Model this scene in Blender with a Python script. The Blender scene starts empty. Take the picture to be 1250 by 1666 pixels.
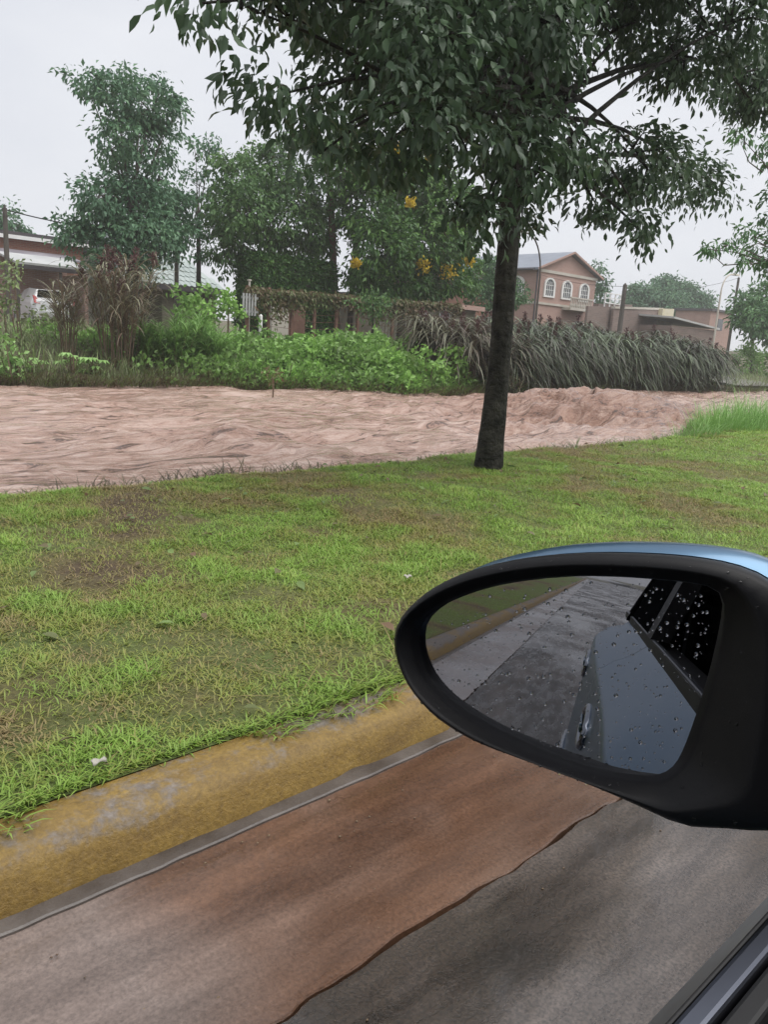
import bpy, math, random
import numpy as np
from mathutils import Vector, Matrix

# ------------------------------------------------------------------ camera, sky, sun, exposure
sc = bpy.context.scene
FPX, CX, CY = 1260.0, 625.0, 833.0            # focal length and centre of the photograph, in its own pixels
AZ, PITCH, ROLL, EYE = 47.0, 12.5, 3.5, 1.2   # looking left of the way the car drives, a little down
def _axes():
    a, p, r = (math.radians(k) for k in (AZ, PITCH, ROLL))
    f = np.array([-math.sin(a)*math.cos(p), math.cos(a)*math.cos(p), -math.sin(p)])
    rt = np.array([math.cos(a), math.sin(a), 0.0]); up = np.cross(rt, f)
    return rt*math.cos(r)+up*math.sin(r), up*math.cos(r)-rt*math.sin(r), f
CR, CU, CF = _axes(); CO = np.array([0.0, 0.0, EYE])
cam = bpy.data.cameras.new('camera'); cam_o = bpy.data.objects.new('camera', cam)
sc.collection.objects.link(cam_o)
M4 = Matrix.Identity(4)
for i in range(3):
    M4[i][0], M4[i][1], M4[i][2], M4[i][3] = CR[i], CU[i], -CF[i], CO[i]
cam_o.matrix_world = M4
cam.sensor_fit = 'VERTICAL'; cam.sensor_height = 36.0; cam.lens = 36.0*FPX/1666.0
cam.clip_start = 0.02; cam.clip_end = 6000.0
sc.camera = cam_o

world = bpy.data.worlds.new('World'); sc.world = world; world.use_nodes = True
wn, wl = world.node_tree.nodes, world.node_tree.links
wn.clear()
SUN_EL, SUN_ROT = 68.0, 60.0
sky = wn.new('ShaderNodeTexSky'); sky.sky_type = 'NISHITA'; sky.sun_disc = False
sky.sun_elevation = math.radians(SUN_EL); sky.sun_rotation = math.radians(SUN_ROT)
sky.air_density = 1.0; sky.dust_density = 4.0
b1 = wn.new('ShaderNodeBackground'); b1.inputs['Strength'].default_value = 0.05
wl.new(sky.outputs['Color'], b1.inputs['Color'])
tc = wn.new('ShaderNodeTexCoord'); nz = wn.new('ShaderNodeTexNoise')
mp = wn.new('ShaderNodeMapping'); mp.inputs['Scale'].default_value = (1.0, 1.0, 2.6)
nz.inputs['Scale'].default_value = 1.7; nz.inputs['Detail'].default_value = 5.0; nz.inputs['Roughness'].default_value = 0.5
rp = wn.new('ShaderNodeValToRGB')
rp.color_ramp.elements[0].position = 0.3; rp.color_ramp.elements[0].color = (0.318, 0.33, 0.362, 1)
rp.color_ramp.elements[1].position = 0.72; rp.color_ramp.elements[1].color = (0.415, 0.42, 0.435, 1)
wl.new(tc.outputs['Generated'], mp.inputs['Vector']); wl.new(mp.outputs['Vector'], nz.inputs['Vector'])
wl.new(nz.outputs['Fac'], rp.inputs['Fac'])
b2 = wn.new('ShaderNodeBackground'); b2.inputs['Strength'].default_value = 1.0
wl.new(rp.outputs['Color'], b2.inputs['Color'])
mx = wn.new('ShaderNodeMixShader'); mx.inputs['Fac'].default_value = 0.92
wl.new(b1.outputs['Background'], mx.inputs[1]); wl.new(b2.outputs['Background'], mx.inputs[2])
wo = wn.new('ShaderNodeOutputWorld'); wl.new(mx.outputs['Shader'], wo.inputs['Surface'])

sun = bpy.data.lights.new('sun', 'SUN'); sun.energy = 1.5; sun.angle = math.radians(70); sun.color = (1.0, 0.97, 0.93)
sun_o = bpy.data.objects.new('sun', sun); sc.collection.objects.link(sun_o)
_e, _r = math.radians(SUN_EL), math.radians(SUN_ROT)
_d = Vector((math.sin(_r)*math.cos(_e), math.cos(_r)*math.cos(_e), math.sin(_e)))
sun_o.rotation_euler = _d.to_track_quat('Z', 'Y').to_euler(); sun_o.location = (0, 0, 60)

sc.view_settings.view_transform = 'Standard'; sc.view_settings.look = 'None'
sc.view_settings.exposure = 1.2; sc.view_settings.gamma = 1.0; sc.view_settings.use_curve_mapping = False
sc.render.engine = 'CYCLES'
cy = sc.cycles
cy.use_denoising = True; cy.max_bounces = 7; cy.diffuse_bounces = 3; cy.glossy_bounces = 4
cy.transmission_bounces = 6; cy.volume_bounces = 2; cy.transparent_max_bounces = 8
cy.caustics_reflective = False; cy.caustics_refractive = False
cy.sample_clamp_indirect = 6.0

# ------------------------------------------------------------------ helpers
rng = np.random.default_rng(7); random.seed(7)
def ray(px, py):
    d = CF + CR*(px-CX)/FPX + CU*(CY-py)/FPX
    return d/np.linalg.norm(d)
def onX(px, py, X): d = ray(px, py); return CO + d*((X-CO[0])/d[0])
def onY(px, py, Y): d = ray(px, py); return CO + d*((Y-CO[1])/d[1])
def onZ(px, py, Z): d = ray(px, py); return CO + d*((Z-CO[2])/d[2])
def pxm(P): return float((np.asarray(P)-CO) @ CF)/FPX       # metres per photo pixel at a point

def link(o, parent=None):
    sc.collection.objects.link(o)
    if parent is not None: o.parent = parent
    return o
def tag(o, label=None, cat=None, group=None, kind=None):
    if label: o['label'] = label
    if cat: o['category'] = cat
    if group: o['group'] = group
    if kind: o['kind'] = kind
    return o
def empty(name, loc=(0, 0, 0), label=None, cat=None, group=None):
    o = bpy.data.objects.new(name, None); o.empty_display_size = 0.2
    o.location = loc
    link(o); return tag(o, label, cat, group)

def arrmesh(name, V, faces, mat, parent=None, tint=None, smooth=False):
    """faces: list of (n,k) int arrays"""
    me = bpy.data.meshes.new(name)
    V = np.asarray(V, dtype=np.float32)
    if parent is not None and parent.type == 'EMPTY':
        V = V - np.array(wloc(parent), dtype=np.float32)
    me.vertices.add(len(V)); me.vertices.foreach_set('co', V.ravel())
    idx = np.concatenate([np.asarray(f).ravel() for f in faces]).astype(np.int32)
    tot = np.concatenate([np.full(len(f), np.asarray(f).shape[1]) for f in faces]).astype(np.int32)
    st = np.concatenate([[0], np.cumsum(tot)[:-1]]).astype(np.int32)
    me.loops.add(len(idx)); me.loops.foreach_set('vertex_index', idx)
    me.polygons.add(len(tot)); me.polygons.foreach_set('loop_start', st)
    me.update(calc_edges=True)
    if smooth: me.polygons.foreach_set('use_smooth', np.ones(len(tot), dtype=bool))
    if tint is not None:
        a = me.attributes.new('tint', 'FLOAT', 'POINT'); a.data.foreach_set('value', np.asarray(tint, dtype=np.float32))
    me.materials.append(mat)
    return link(bpy.data.objects.new(name, me), parent)
def wloc(o):
    p = Vector((0, 0, 0))
    while o is not None: p += o.location; o = o.parent
    return p

class MB:
    def __init__(s): s.v = []; s.f = []
    def add(s, vs, fs):
        n = len(s.v); s.v += [tuple(map(float, v)) for v in vs]; s.f += [tuple(i+n for i in f) for f in fs]; return s
    def box(s, x0, x1, y0, y1, z0, z1):
        return s.add([(x0,y0,z0),(x1,y0,z0),(x1,y1,z0),(x0,y1,z0),(x0,y0,z1),(x1,y0,z1),(x1,y1,z1),(x0,y1,z1)],
                     [(0,3,2,1),(4,5,6,7),(0,1,5,4),(1,2,6,5),(2,3,7,6),(3,0,4,7)])
    def tube(s, path, radii, n=8, cap=True):
        path = [np.asarray(p, float) for p in path]; vs = []; fs = []
        for i, p in enumerate(path):
            t = path[min(i+1, len(path)-1)] - path[max(i-1, 0)]; t /= (np.linalg.norm(t)+1e-9)
            ref = np.array([1.0, 0.1, 0]) if abs(t[2]) > 0.7 else np.array([0, 0, 1.0])
            a = np.cross(t, ref); a /= np.linalg.norm(a); b = np.cross(t, a)
            for k in range(n):
                w = 2*math.pi*k/n; vs.append(p + radii[i]*(a*math.cos(w)+b*math.sin(w)))
        for i in range(len(path)-1):
            for k in range(n):
                k2 = (k+1) % n; fs.append((i*n+k, i*n+k2, (i+1)*n+k2, (i+1)*n+k))
        if cap: fs.append(tuple(range(n))[::-1]); fs.append(tuple((len(path)-1)*n+k for k in range(n)))
        return s.add(vs, fs)
    def prism(s, poly, off):
        """poly: 3-D ring, extruded by vector off"""
        n = len(poly); off = np.asarray(off, float)
        vs = [np.asarray(p, float) for p in poly] + [np.asarray(p, float)+off for p in poly]
        fs = [tuple(range(n))[::-1], tuple(range(n, 2*n))] + [(k, (k+1) % n, (k+1) % n+n, k+n) for k in range(n)]
        return s.add(vs, fs)
    def build(s, name, mat, parent=None, smooth=False, bevel=0.0):
        me = bpy.data.meshes.new(name)
        o = np.array(wloc(parent)) if parent is not None else np.zeros(3)
        me.from_pydata([tuple(np.array(v)-o) for v in s.v], [], s.f); me.update()
        import bmesh
        bm = bmesh.new(); bm.from_mesh(me); bmesh.ops.recalc_face_normals(bm, faces=bm.faces); bm.to_mesh(me); bm.free()
        if smooth: me.polygons.foreach_set('use_smooth', np.ones(len(me.polygons), dtype=bool))
        me.materials.append(mat)
        ob = link(bpy.data.objects.new(name, me), parent)
        if bevel:
            m = ob.modifiers.new('bevel', 'BEVEL'); m.width = bevel; m.segments = 2; m.limit_method = 'ANGLE'
        return ob

def _hash(ix, iy, seed):
    h = (ix.astype(np.int64)*374761393 + iy.astype(np.int64)*668265263 + seed*974711) & 0x7fffffff
    h = ((h ^ (h >> 13))*1274126177) & 0x7fffffff
    return ((h ^ (h >> 16)) & 0xffff)/65535.0
def vnoise(x, y, seed=0):
    x = np.asarray(x, float); y = np.asarray(y, float)
    ix = np.floor(x); iy = np.floor(y); fx = x-ix; fy = y-iy
    ix = ix.astype(np.int64); iy = iy.astype(np.int64)
    sx = fx*fx*fx*(fx*(fx*6-15)+10); sy = fy*fy*fy*(fy*(fy*6-15)+10)
    a = _hash(ix, iy, seed); b = _hash(ix+1, iy, seed); c = _hash(ix, iy+1, seed); d = _hash(ix+1, iy+1, seed)
    return (a*(1-sx)+b*sx)*(1-sy)+(c*(1-sx)+d*sx)*sy
def fbm(x, y, seed=0, octv=4, gain=0.5):
    t = 0; a = 1.0; n = 0
    for k in range(octv):
        t = t + a*vnoise(np.asarray(x)*2**k+13.7*k, np.asarray(y)*2**k-7.1*k, seed+k); n += a; a *= gain
    return t/n
def sstep(a, b, x):
    t = np.clip((np.asarray(x, float)-a)/(b-a), 0, 1); return t*t*(3-2*t)
def unit(v): return v/(np.linalg.norm(v, axis=-1, keepdims=True)+1e-9)

# ------------------------------------------------------------------ materials
def mat(name, col, rough=0.6, **kw):
    m = bpy.data.materials.new(name); m.use_nodes = True
    nt = m.node_tree; b = nt.nodes['Principled BSDF']
    b.inputs['Base Color'].default_value = (*col, 1); b.inputs['Roughness'].default_value = rough
    for k, v in kw.items():
        if k in b.inputs: b.inputs[k].default_value = v
    return m
def N(m, t, **kw):
    n = m.node_tree.nodes.new(t)
    for k, v in kw.items(): setattr(n, k, v)
    return n
def L(m, a, b): m.node_tree.links.new(a, b)
def noise(m, scale, detail=5, rough=0.55, vec=None, stretch=None, coord='Object'):
    n = N(m, 'ShaderNodeTexNoise'); n.inputs['Scale'].default_value = scale
    n.inputs['Detail'].default_value = detail; n.inputs['Roughness'].default_value = rough
    t = N(m, 'ShaderNodeTexCoord'); src = t.outputs[coord]
    if stretch:
        p = N(m, 'ShaderNodeMapping'); p.inputs['Scale'].default_value = stretch; L(m, src, p.inputs['Vector']); src = p.outputs['Vector']
    L(m, src, n.inputs['Vector']); return n
def ramp(m, src, stops):
    r = N(m, 'ShaderNodeValToRGB'); e = r.color_ramp.elements
    while len(e) < len(stops): e.new(0.5)
    for k, (p, c) in enumerate(stops): e[k].position = p; e[k].color = (*c, 1) if len(c) == 3 else c
    L(m, src, r.inputs['Fac']); return r
def mixc(m, fac, a, b, mode='MIX'):
    x = N(m, 'ShaderNodeMix', data_type='RGBA', blend_type=mode)
    for s, v in ((x.inputs['Factor'], fac), (x.inputs[6], a), (x.inputs[7], b)):
        if isinstance(v, (int, float)): s.default_value = v
        elif isinstance(v, tuple): s.default_value = (*v, 1)
        else: L(m, v, s)
    return x.outputs[2]
def bump(m, src, strength, dist, prev=None):
    b = N(m, 'ShaderNodeBump'); b.inputs['Strength'].default_value = strength; b.inputs['Distance'].default_value = dist
    L(m, src, b.inputs['Height'])
    if prev is not None: L(m, prev, b.inputs['Normal'])
    return b.outputs['Normal']
def P(m): return m.node_tree.nodes['Principled BSDF']
def varied(name, c0, c1, scale, rough=0.7, bs=0.3, bd=0.01, fine=None, **kw):
    m = mat(name, c0, rough, **kw)
    n = noise(m, scale); r = ramp(m, n.outputs['Fac'], [(0.35, c0), (0.65, c1)])
    L(m, r.outputs['Color'], P(m).inputs['Base Color'])
    n2 = noise(m, fine or scale*8, 6, 0.65); L(m, bump(m, n2.outputs['Fac'], bs, bd), P(m).inputs['Normal'])
    return m
def foliage(name, stops, rough=0.45, trans=0.25, spec=0.35):
    m = mat(name, stops[0][1], rough); a = N(m, 'ShaderNodeAttribute'); a.attribute_name = 'tint'
    r = ramp(m, a.outputs['Fac'], stops); b = P(m)
    L(m, r.outputs['Color'], b.inputs['Base Color']); b.inputs['Specular IOR Level'].default_value = spec
    t = N(m, 'ShaderNodeBsdfTranslucent'); L(m, r.outputs['Color'], t.inputs['Color'])
    x = N(m, 'ShaderNodeMixShader'); x.inputs['Fac'].default_value = trans
    L(m, b.outputs['BSDF'], x.inputs[1]); L(m, t.outputs['BSDF'], x.inputs[2])
    L(m, x.outputs['Shader'], m.node_tree.nodes['Material Output'].inputs['Surface']); return m
def brick(name, c0, c1, mortar, scale=1.0):
    m = mat(name, c0, 0.85); t = N(m, 'ShaderNodeTexCoord'); br = N(m, 'ShaderNodeTexBrick')
    mpn = N(m, 'ShaderNodeMapping'); mpn.inputs['Rotation'].default_value = (math.pi/2, 0, math.pi/2)
    cb = N(m, 'ShaderNodeCombineXYZ'); sp = N(m, 'ShaderNodeSeparateXYZ'); ad = N(m, 'ShaderNodeMath', operation='ADD')
    L(m, t.outputs['Object'], sp.inputs[0]); L(m, sp.outputs['X'], ad.inputs[0]); L(m, sp.outputs['Y'], ad.inputs[1])
    L(m, ad.outputs[0], cb.inputs['X']); L(m, sp.outputs['Z'], cb.inputs['Y'])
    L(m, cb.outputs[0], br.inputs['Vector'])
    br.inputs['Scale'].default_value = 1.0; br.inputs['Brick Width'].default_value = 0.26*scale; br.inputs['Row Height'].default_value = 0.08*scale
    br.inputs['Mortar Size'].default_value = 0.012
    br.inputs['Color1'].default_value = (*c0, 1); br.inputs['Color2'].default_value = (*c1, 1); br.inputs['Mortar'].default_value = (*mortar, 1)
    n = noise(m, 0.6); c = mixc(m, 0.5, br.outputs['Color'], ramp(m, n.outputs['Fac'], [(0.3, (0.75, 0.72, 0.7)), (0.7, (1.1, 1.08, 1.05))]).outputs['Color'], 'MULTIPLY')
    L(m, c, P(m).inputs['Base Color']); L(m, bump(m, br.outputs['Fac'], -0.4, 0.01), P(m).inputs['Normal']); return m

M = {}
M['grass'] = foliage('lawn_grass_blades', [(0.0, (0.293, 0.226, 0.108)), (0.22, (0.287, 0.304, 0.074)), (0.5, (0.226, 0.342, 0.065)), (0.8, (0.262, 0.427, 0.074)), (1.0, (0.378, 0.492, 0.121))], 0.45, 0.3)
M['bankgrass'] = foliage('bank_grass', [(0.0, (0.07, 0.055, 0.035)), (0.4, (0.13, 0.12, 0.055)), (0.7, (0.12, 0.19, 0.05)), (1.0, (0.2, 0.3, 0.08))], 0.5, 0.25)
M['tree_near'] = foliage('near_tree_leaves', [(0.0, (0.046, 0.072, 0.049)), (0.5, (0.072, 0.117, 0.067)), (0.85, (0.102, 0.168, 0.083)), (1.0, (0.156, 0.216, 0.096))], 0.38, 0.3)
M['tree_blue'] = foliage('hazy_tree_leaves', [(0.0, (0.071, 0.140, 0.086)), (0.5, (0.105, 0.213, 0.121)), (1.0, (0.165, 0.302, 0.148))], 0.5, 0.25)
M['tree_mid'] = foliage('olive_tree_leaves', [(0.0, (0.053, 0.108, 0.040)), (0.5, (0.089, 0.180, 0.059)), (1.0, (0.167, 0.304, 0.086))], 0.5, 0.25)
M['tree_dark'] = foliage('dark_tree_leaves', [(0.0, (0.039, 0.091, 0.029)), (0.5, (0.065, 0.156, 0.037)), (1.0, (0.158, 0.312, 0.048))], 0.45, 0.25)
M['tree_fresh'] = foliage('fresh_tree_leaves', [(0.0, (0.054, 0.121, 0.051)), (0.5, (0.081, 0.185, 0.070)), (1.0, (0.135, 0.270, 0.090))], 0.45, 0.25)
M['creeper'] = foliage('creeper_leaves', [(0.0, (0.121, 0.187, 0.064)), (0.45, (0.202, 0.364, 0.089)), (0.8, (0.306, 0.549, 0.121)), (1.0, (0.468, 0.678, 0.194))], 0.4, 0.3)
M['vine'] = foliage('vine_leaves', [(0.0, (0.19, 0.115, 0.075)), (0.35, (0.16, 0.135, 0.07)), (0.7, (0.12, 0.175, 0.06)), (1.0, (0.2, 0.29, 0.09))], 0.5, 0.25)
M['reed'] = foliage('reed_blades', [(0.0, (0.052, 0.040, 0.034)), (0.35, (0.059, 0.074, 0.041)), (0.65, (0.084, 0.121, 0.058)), (1.0, (0.218, 0.280, 0.167))], 0.42, 0.2, 0.5)
M['reed_warm'] = foliage('reed_blades_warm', [(0.0, (0.147, 0.099, 0.075)), (0.35, (0.202, 0.169, 0.114)), (0.65, (0.248, 0.254, 0.157)), (1.0, (0.422, 0.415, 0.279))], 0.42, 0.2, 0.5)
M['reed_mid'] = foliage('reed_blades_mid', [(0.0, (0.085, 0.055, 0.042)), (0.35, (0.1, 0.085, 0.055)), (0.65, (0.125, 0.135, 0.08)), (1.0, (0.3, 0.29, 0.2))], 0.42, 0.2, 0.5)
M['plume'] = foliage('reed_plumes', [(0.0, (0.072, 0.032, 0.036)), (1.0, (0.160, 0.088, 0.080))], 0.7, 0.15)
M['weed'] = foliage('weed_leaves', [(0.0, (0.166, 0.152, 0.090)), (0.5, (0.179, 0.241, 0.103)), (1.0, (0.318, 0.414, 0.152))], 0.5, 0.25)
M['bright'] = foliage('bright_blades', [(0.0, (0.118, 0.198, 0.060)), (0.5, (0.192, 0.363, 0.093)), (1.0, (0.344, 0.555, 0.198))], 0.42, 0.3)
M['flower'] = foliage('yellow_flowers', [(0.0, (0.5, 0.34, 0.02)), (1.0, (0.72, 0.55, 0.05))], 0.6, 0.3)
M['stem'] = varied('dry_stems', (0.12, 0.08, 0.055), (0.2, 0.15, 0.09), 3, 0.8)
M['bark'] = varied('wet_bark', (0.010, 0.010, 0.008), (0.055, 0.052, 0.042), 9, 0.6, 1.0, 0.05, fine=26, **{'Specular IOR Level': 0.15})
M['bark_far'] = varied('far_bark', (0.05, 0.042, 0.036), (0.1, 0.085, 0.07), 3, 0.85)
M['palm_bark'] = varied('palm_bark', (0.11, 0.065, 0.05), (0.2, 0.12, 0.09), 2, 0.85, 0.8, 0.03)
M['blk'] = varied('black_plastic', (0.004, 0.004, 0.005), (0.006, 0.006, 0.007), 30, 0.48, 0.15, 0.0006, fine=900, **{'Specular IOR Level': 0.22})
M['rubber'] = mat('black_rubber', (0.008, 0.008, 0.009), 0.55)
M['chrome'] = mat('brushed_trim', (0.13, 0.14, 0.17), 0.3, Metallic=1.0)
M['paint'] = mat('slate_blue_paint', (0.13, 0.21, 0.29), 0.3, Metallic=0.85)
P(M['paint']).inputs['Coat Weight'].default_value = 0.35; P(M['paint']).inputs['Coat Roughness'].default_value = 0.04
P(M['paint']).inputs['Coat Tint'].default_value = (0.55, 0.72, 0.9, 1)
M['glass_dark'] = mat('tinted_car_glass', (0.006, 0.007, 0.008), 0.65, **{'Specular IOR Level': 0.0})
M['mirror'] = mat('mirror_glass', (0.25, 0.252, 0.268), 0.0, Metallic=1.0)
M['drop'] = mat('rain_drop', (1, 1, 1), 0.0, IOR=1.33); P(M['drop']).inputs['Transmission Weight'].default_value = 1.0
M['white'] = varied('white_paint', (0.7, 0.7, 0.68), (0.78, 0.78, 0.76), 2, 0.6)
M['carwhite'] = mat('white_car_paint', (0.78, 0.79, 0.8), 0.25); P(M['carwhite']).inputs['Coat Weight'].default_value = 1.0
M['red'] = mat('tail_lamp', (0.35, 0.02, 0.02), 0.25)
M['pane'] = mat('window_pane', (0.09, 0.1, 0.11), 0.12)
M['brick_house'] = brick('terracotta_brick', (0.36, 0.215, 0.175), (0.42, 0.26, 0.215), (0.43, 0.34, 0.31))
M['brick_red'] = brick('red_brick', (0.29, 0.115, 0.075), (0.36, 0.16, 0.1), (0.32, 0.22, 0.18))
M['block'] = brick('hollow_block', (0.19, 0.145, 0.13), (0.24, 0.18, 0.16), (0.24, 0.2, 0.18), 1.7)
M['slate'] = varied('slate_roof', (0.15, 0.17, 0.21), (0.2, 0.22, 0.26), 1.2, 0.4, 0.3, 0.02)
M['tile'] = varied('green_grey_tile', (0.26, 0.31, 0.30), (0.35, 0.40, 0.385), 1.4, 0.4)
M['sheet'] = varied('wet_sheet_metal', (0.2, 0.19, 0.22), (0.32, 0.31, 0.34), 0.9, 0.35)
M['sheet_white'] = varied('white_sheet_metal', (0.4, 0.41, 0.41), (0.52, 0.53, 0.52), 0.9, 0.4)
M['darkroof'] = varied('dark_roof', (0.05, 0.045, 0.05), (0.08, 0.07, 0.075), 1, 0.6)
M['cream'] = varied('cream_render', (0.46, 0.43, 0.37), (0.56, 0.53, 0.47), 0.7, 0.85)
M['olive'] = varied('olive_render', (0.11, 0.1, 0.075), (0.17, 0.15, 0.115), 0.8, 0.85)
M['rust'] = varied('rusty_iron', (0.13, 0.07, 0.05), (0.2, 0.11, 0.08), 4, 0.8)
M['galv'] = varied('galvanised_steel', (0.32, 0.33, 0.33), (0.42, 0.42, 0.41), 3, 0.5)
M['pole'] = varied('weathered_pole', (0.07, 0.062, 0.056), (0.12, 0.105, 0.09), 2, 0.8)
M['paper'] = mat('wet_paper', (0.36, 0.34, 0.3), 0.7)
M['concrete_pale'] = varied('pale_concrete', (0.13, 0.115, 0.105), (0.2, 0.185, 0.17), 3.1, 0.35)
M['footing'] = varied('wet_footing', (0.05, 0.04, 0.034), (0.12, 0.104, 0.094), 5, 0.3, 0.5, 0.004, fine=90)
M['yellow_wall'] = varied('yellowed_wall', (0.5, 0.44, 0.26), (0.55, 0.51, 0.4), 0.9, 0.85)

# soil under the grass: bare and dry patches come with the mesh
m = mat('soil_and_turf', (0.1, 0.12, 0.04), 0.8); a = N(m, 'ShaderNodeAttribute'); a.attribute_name = 'tint'; n2 = noise(m, 45, 6, 0.75); n3 = noise(m, 9, 6, 0.7)
c = ramp(m, a.outputs['Fac'], [(0.1, (0.115, 0.075, 0.045)), (0.4, (0.17, 0.145, 0.055)), (0.7, (0.14, 0.185, 0.045))])
c2 = mixc(m, 0.6, c.outputs['Color'], ramp(m, n3.outputs['Fac'], [(0.3, (0.6, 0.58, 0.5)), (0.7, (1.25, 1.25, 1.2))]).outputs['Color'], 'MULTIPLY')
L(m, mixc(m, 0.6, c2, ramp(m, n2.outputs['Fac'], [(0.3, (0.35, 0.35, 0.3)), (0.7, (1.35, 1.4, 1.2))]).outputs['Color'], 'MULTIPLY'), P(m).inputs['Base Color'])
L(m, bump(m, n2.outputs['Fac'], 1.0, 0.03), P(m).inputs['Normal']); M['turf'] = m
m = mat('bank_soil', (0.1, 0.07, 0.045), 0.8); n = noise(m, 0.9, 6, 0.6)
c = ramp(m, n.outputs['Fac'], [(0.35, (0.11, 0.075, 0.05)), (0.55, (0.09, 0.09, 0.04)), (0.75, (0.08, 0.12, 0.04))])
L(m, c.outputs['Color'], P(m).inputs['Base Color']); n2 = noise(m, 8, 6, 0.7); L(m, bump(m, n2.outputs['Fac'], 0.8, 0.1), P(m).inputs['Normal']); M['soil'] = m
# wet asphalt: dark, washed in streaks along the road, films of water between the stones
m = mat('wet_asphalt', (0.03, 0.027, 0.025), 0.3)
n = noise(m, 1.6, 5, 0.6, stretch=(1, 0.3, 1)); n2 = noise(m, 140, 4, 0.7); n3 = noise(m, 14, 6, 0.65, stretch=(1, 0.16, 1)); n4 = noise(m, 0.9, 4, 0.5, stretch=(1, 0.4, 1))
c = ramp(m, n.outputs['Fac'], [(0.42, (0.013, 0.009, 0.006)), (0.53, (0.028, 0.020, 0.014)), (0.66, (0.085, 0.072, 0.066))])
c2 = mixc(m, 0.75, c.outputs['Color'], ramp(m, n3.outputs['Fac'], [(0.3, (0.45, 0.42, 0.4)), (0.7, (1.6, 1.55, 1.5))]).outputs['Color'], 'MULTIPLY')
c3 = mixc(m, 0.75, c2, ramp(m, n2.outputs['Fac'], [(0.35, (0.35, 0.35, 0.35)), (0.62, (1.75, 1.7, 1.65))]).outputs['Color'], 'MULTIPLY')
L(m, c3, P(m).inputs['Base Color'])
wet = ramp(m, n4.outputs['Fac'], [(0.42, (0.0,)*3), (0.6, (1.0,)*3)])
L(m, wet.outputs['Color'], P(m).inputs['Coat Weight']); P(m).inputs['Coat Roughness'].default_value = 0.06
L(m, ramp(m, n3.outputs['Fac'], [(0.35, (0.16,)*3), (0.65, (0.45,)*3)]).outputs['Color'], P(m).inputs['Roughness'])
L(m, bump(m, n2.outputs['Fac'], 0.45, 0.003), P(m).inputs['Normal']); M['asphalt'] = m
# muddy wet concrete beside the kerb
m = mat('muddy_concrete', (0.12, 0.07, 0.05), 0.3)
n = noise(m, 0.8, 4, 0.55, stretch=(0.9, 0.6, 1)); n2 = noise(m, 110, 4, 0.7); n3 = noise(m, 11, 6, 0.7, stretch=(1, 0.14, 1)); n4 = noise(m, 3.2, 5, 0.6, stretch=(1, 0.35, 1))
c = ramp(m, n.outputs['Fac'], [(0.36, (0.14, 0.112, 0.098)), (0.47, (0.11, 0.072, 0.052)), (0.6, (0.10, 0.054, 0.033))])
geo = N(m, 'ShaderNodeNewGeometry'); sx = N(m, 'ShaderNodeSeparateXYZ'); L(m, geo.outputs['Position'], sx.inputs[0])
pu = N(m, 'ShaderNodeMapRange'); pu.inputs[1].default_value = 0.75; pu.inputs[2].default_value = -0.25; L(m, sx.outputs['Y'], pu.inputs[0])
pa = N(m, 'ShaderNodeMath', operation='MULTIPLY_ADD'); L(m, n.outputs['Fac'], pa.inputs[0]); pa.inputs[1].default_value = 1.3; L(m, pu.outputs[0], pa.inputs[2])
silt_sheen = ramp(m, pa.outputs[0], [(0.95, (0.0,)*3), (1.0, (1.0,)*3)]); silt_sheen.color_ramp.elements[0].position = 0.8
cs = mixc(m, silt_sheen.outputs['Color'], c.outputs['Color'], (0.15, 0.12, 0.106))     # silty gutter water, its grey sky reflection mixed into the colour
c2 = mixc(m, 0.8, cs, ramp(m, n3.outputs['Fac'], [(0.3, (0.55, 0.5, 0.47)), (0.7, (1.5, 1.47, 1.45))]).outputs['Color'], 'MULTIPLY')
c2 = mixc(m, 0.6, c2, ramp(m, n4.outputs['Fac'], [(0.35, (0.6, 0.55, 0.52)), (0.65, (1.3, 1.3, 1.3))]).outputs['Color'], 'MULTIPLY')
c3 = mixc(m, 0.5, c2, ramp(m, n2.outputs['Fac'], [(0.35, (0.5, 0.5, 0.5)), (0.65, (1.5, 1.5, 1.5))]).outputs['Color'], 'MULTIPLY')
L(m, c3, P(m).inputs['Base Color'])
L(m, ramp(m, n.outputs['Fac'], [(0.4, (1.0,)*3), (0.62, (0.15,)*3)]).outputs['Color'], P(m).inputs['Coat Weight']); P(m).inputs['Coat Roughness'].default_value = 0.05
L(m, ramp(m, n4.outputs['Fac'], [(0.35, (0.12,)*3), (0.65, (0.4,)*3)]).outputs['Color'], P(m).inputs['Roughness'])
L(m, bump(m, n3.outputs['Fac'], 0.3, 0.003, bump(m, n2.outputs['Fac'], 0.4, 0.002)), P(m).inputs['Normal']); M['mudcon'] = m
# yellow kerb paint, worn
m = mat('worn_yellow_kerb', (0.3, 0.2, 0.05), 0.5)
n = noise(m, 2.4, 6, 0.65, stretch=(1, 0.5, 1)); n2 = noise(m, 75, 5, 0.75); n3 = noise(m, 16, 6, 0.75, stretch=(1, 0.3, 1)); n4 = noise(m, 30, 5, 0.7)
paint = ramp(m, n3.outputs['Fac'], [(0.3, (0.15, 0.092, 0.022)), (0.6, (0.225, 0.145, 0.032)), (0.75, (0.29, 0.2, 0.07))])
bare = ramp(m, n4.outputs['Fac'], [(0.3, (0.085, 0.072, 0.062)), (0.7, (0.2, 0.172, 0.148))])
geo = N(m, 'ShaderNodeNewGeometry'); sx = N(m, 'ShaderNodeSeparateXYZ'); L(m, geo.outputs['Position'], sx.inputs[0])
top = N(m, 'ShaderNodeMapRange'); top.inputs[1].default_value = 0.06; top.inputs[2].default_value = 0.112; top.inputs[3].default_value = -0.03; top.inputs[4].default_value = 0.13; L(m, sx.outputs['Z'], top.inputs[0])
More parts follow.
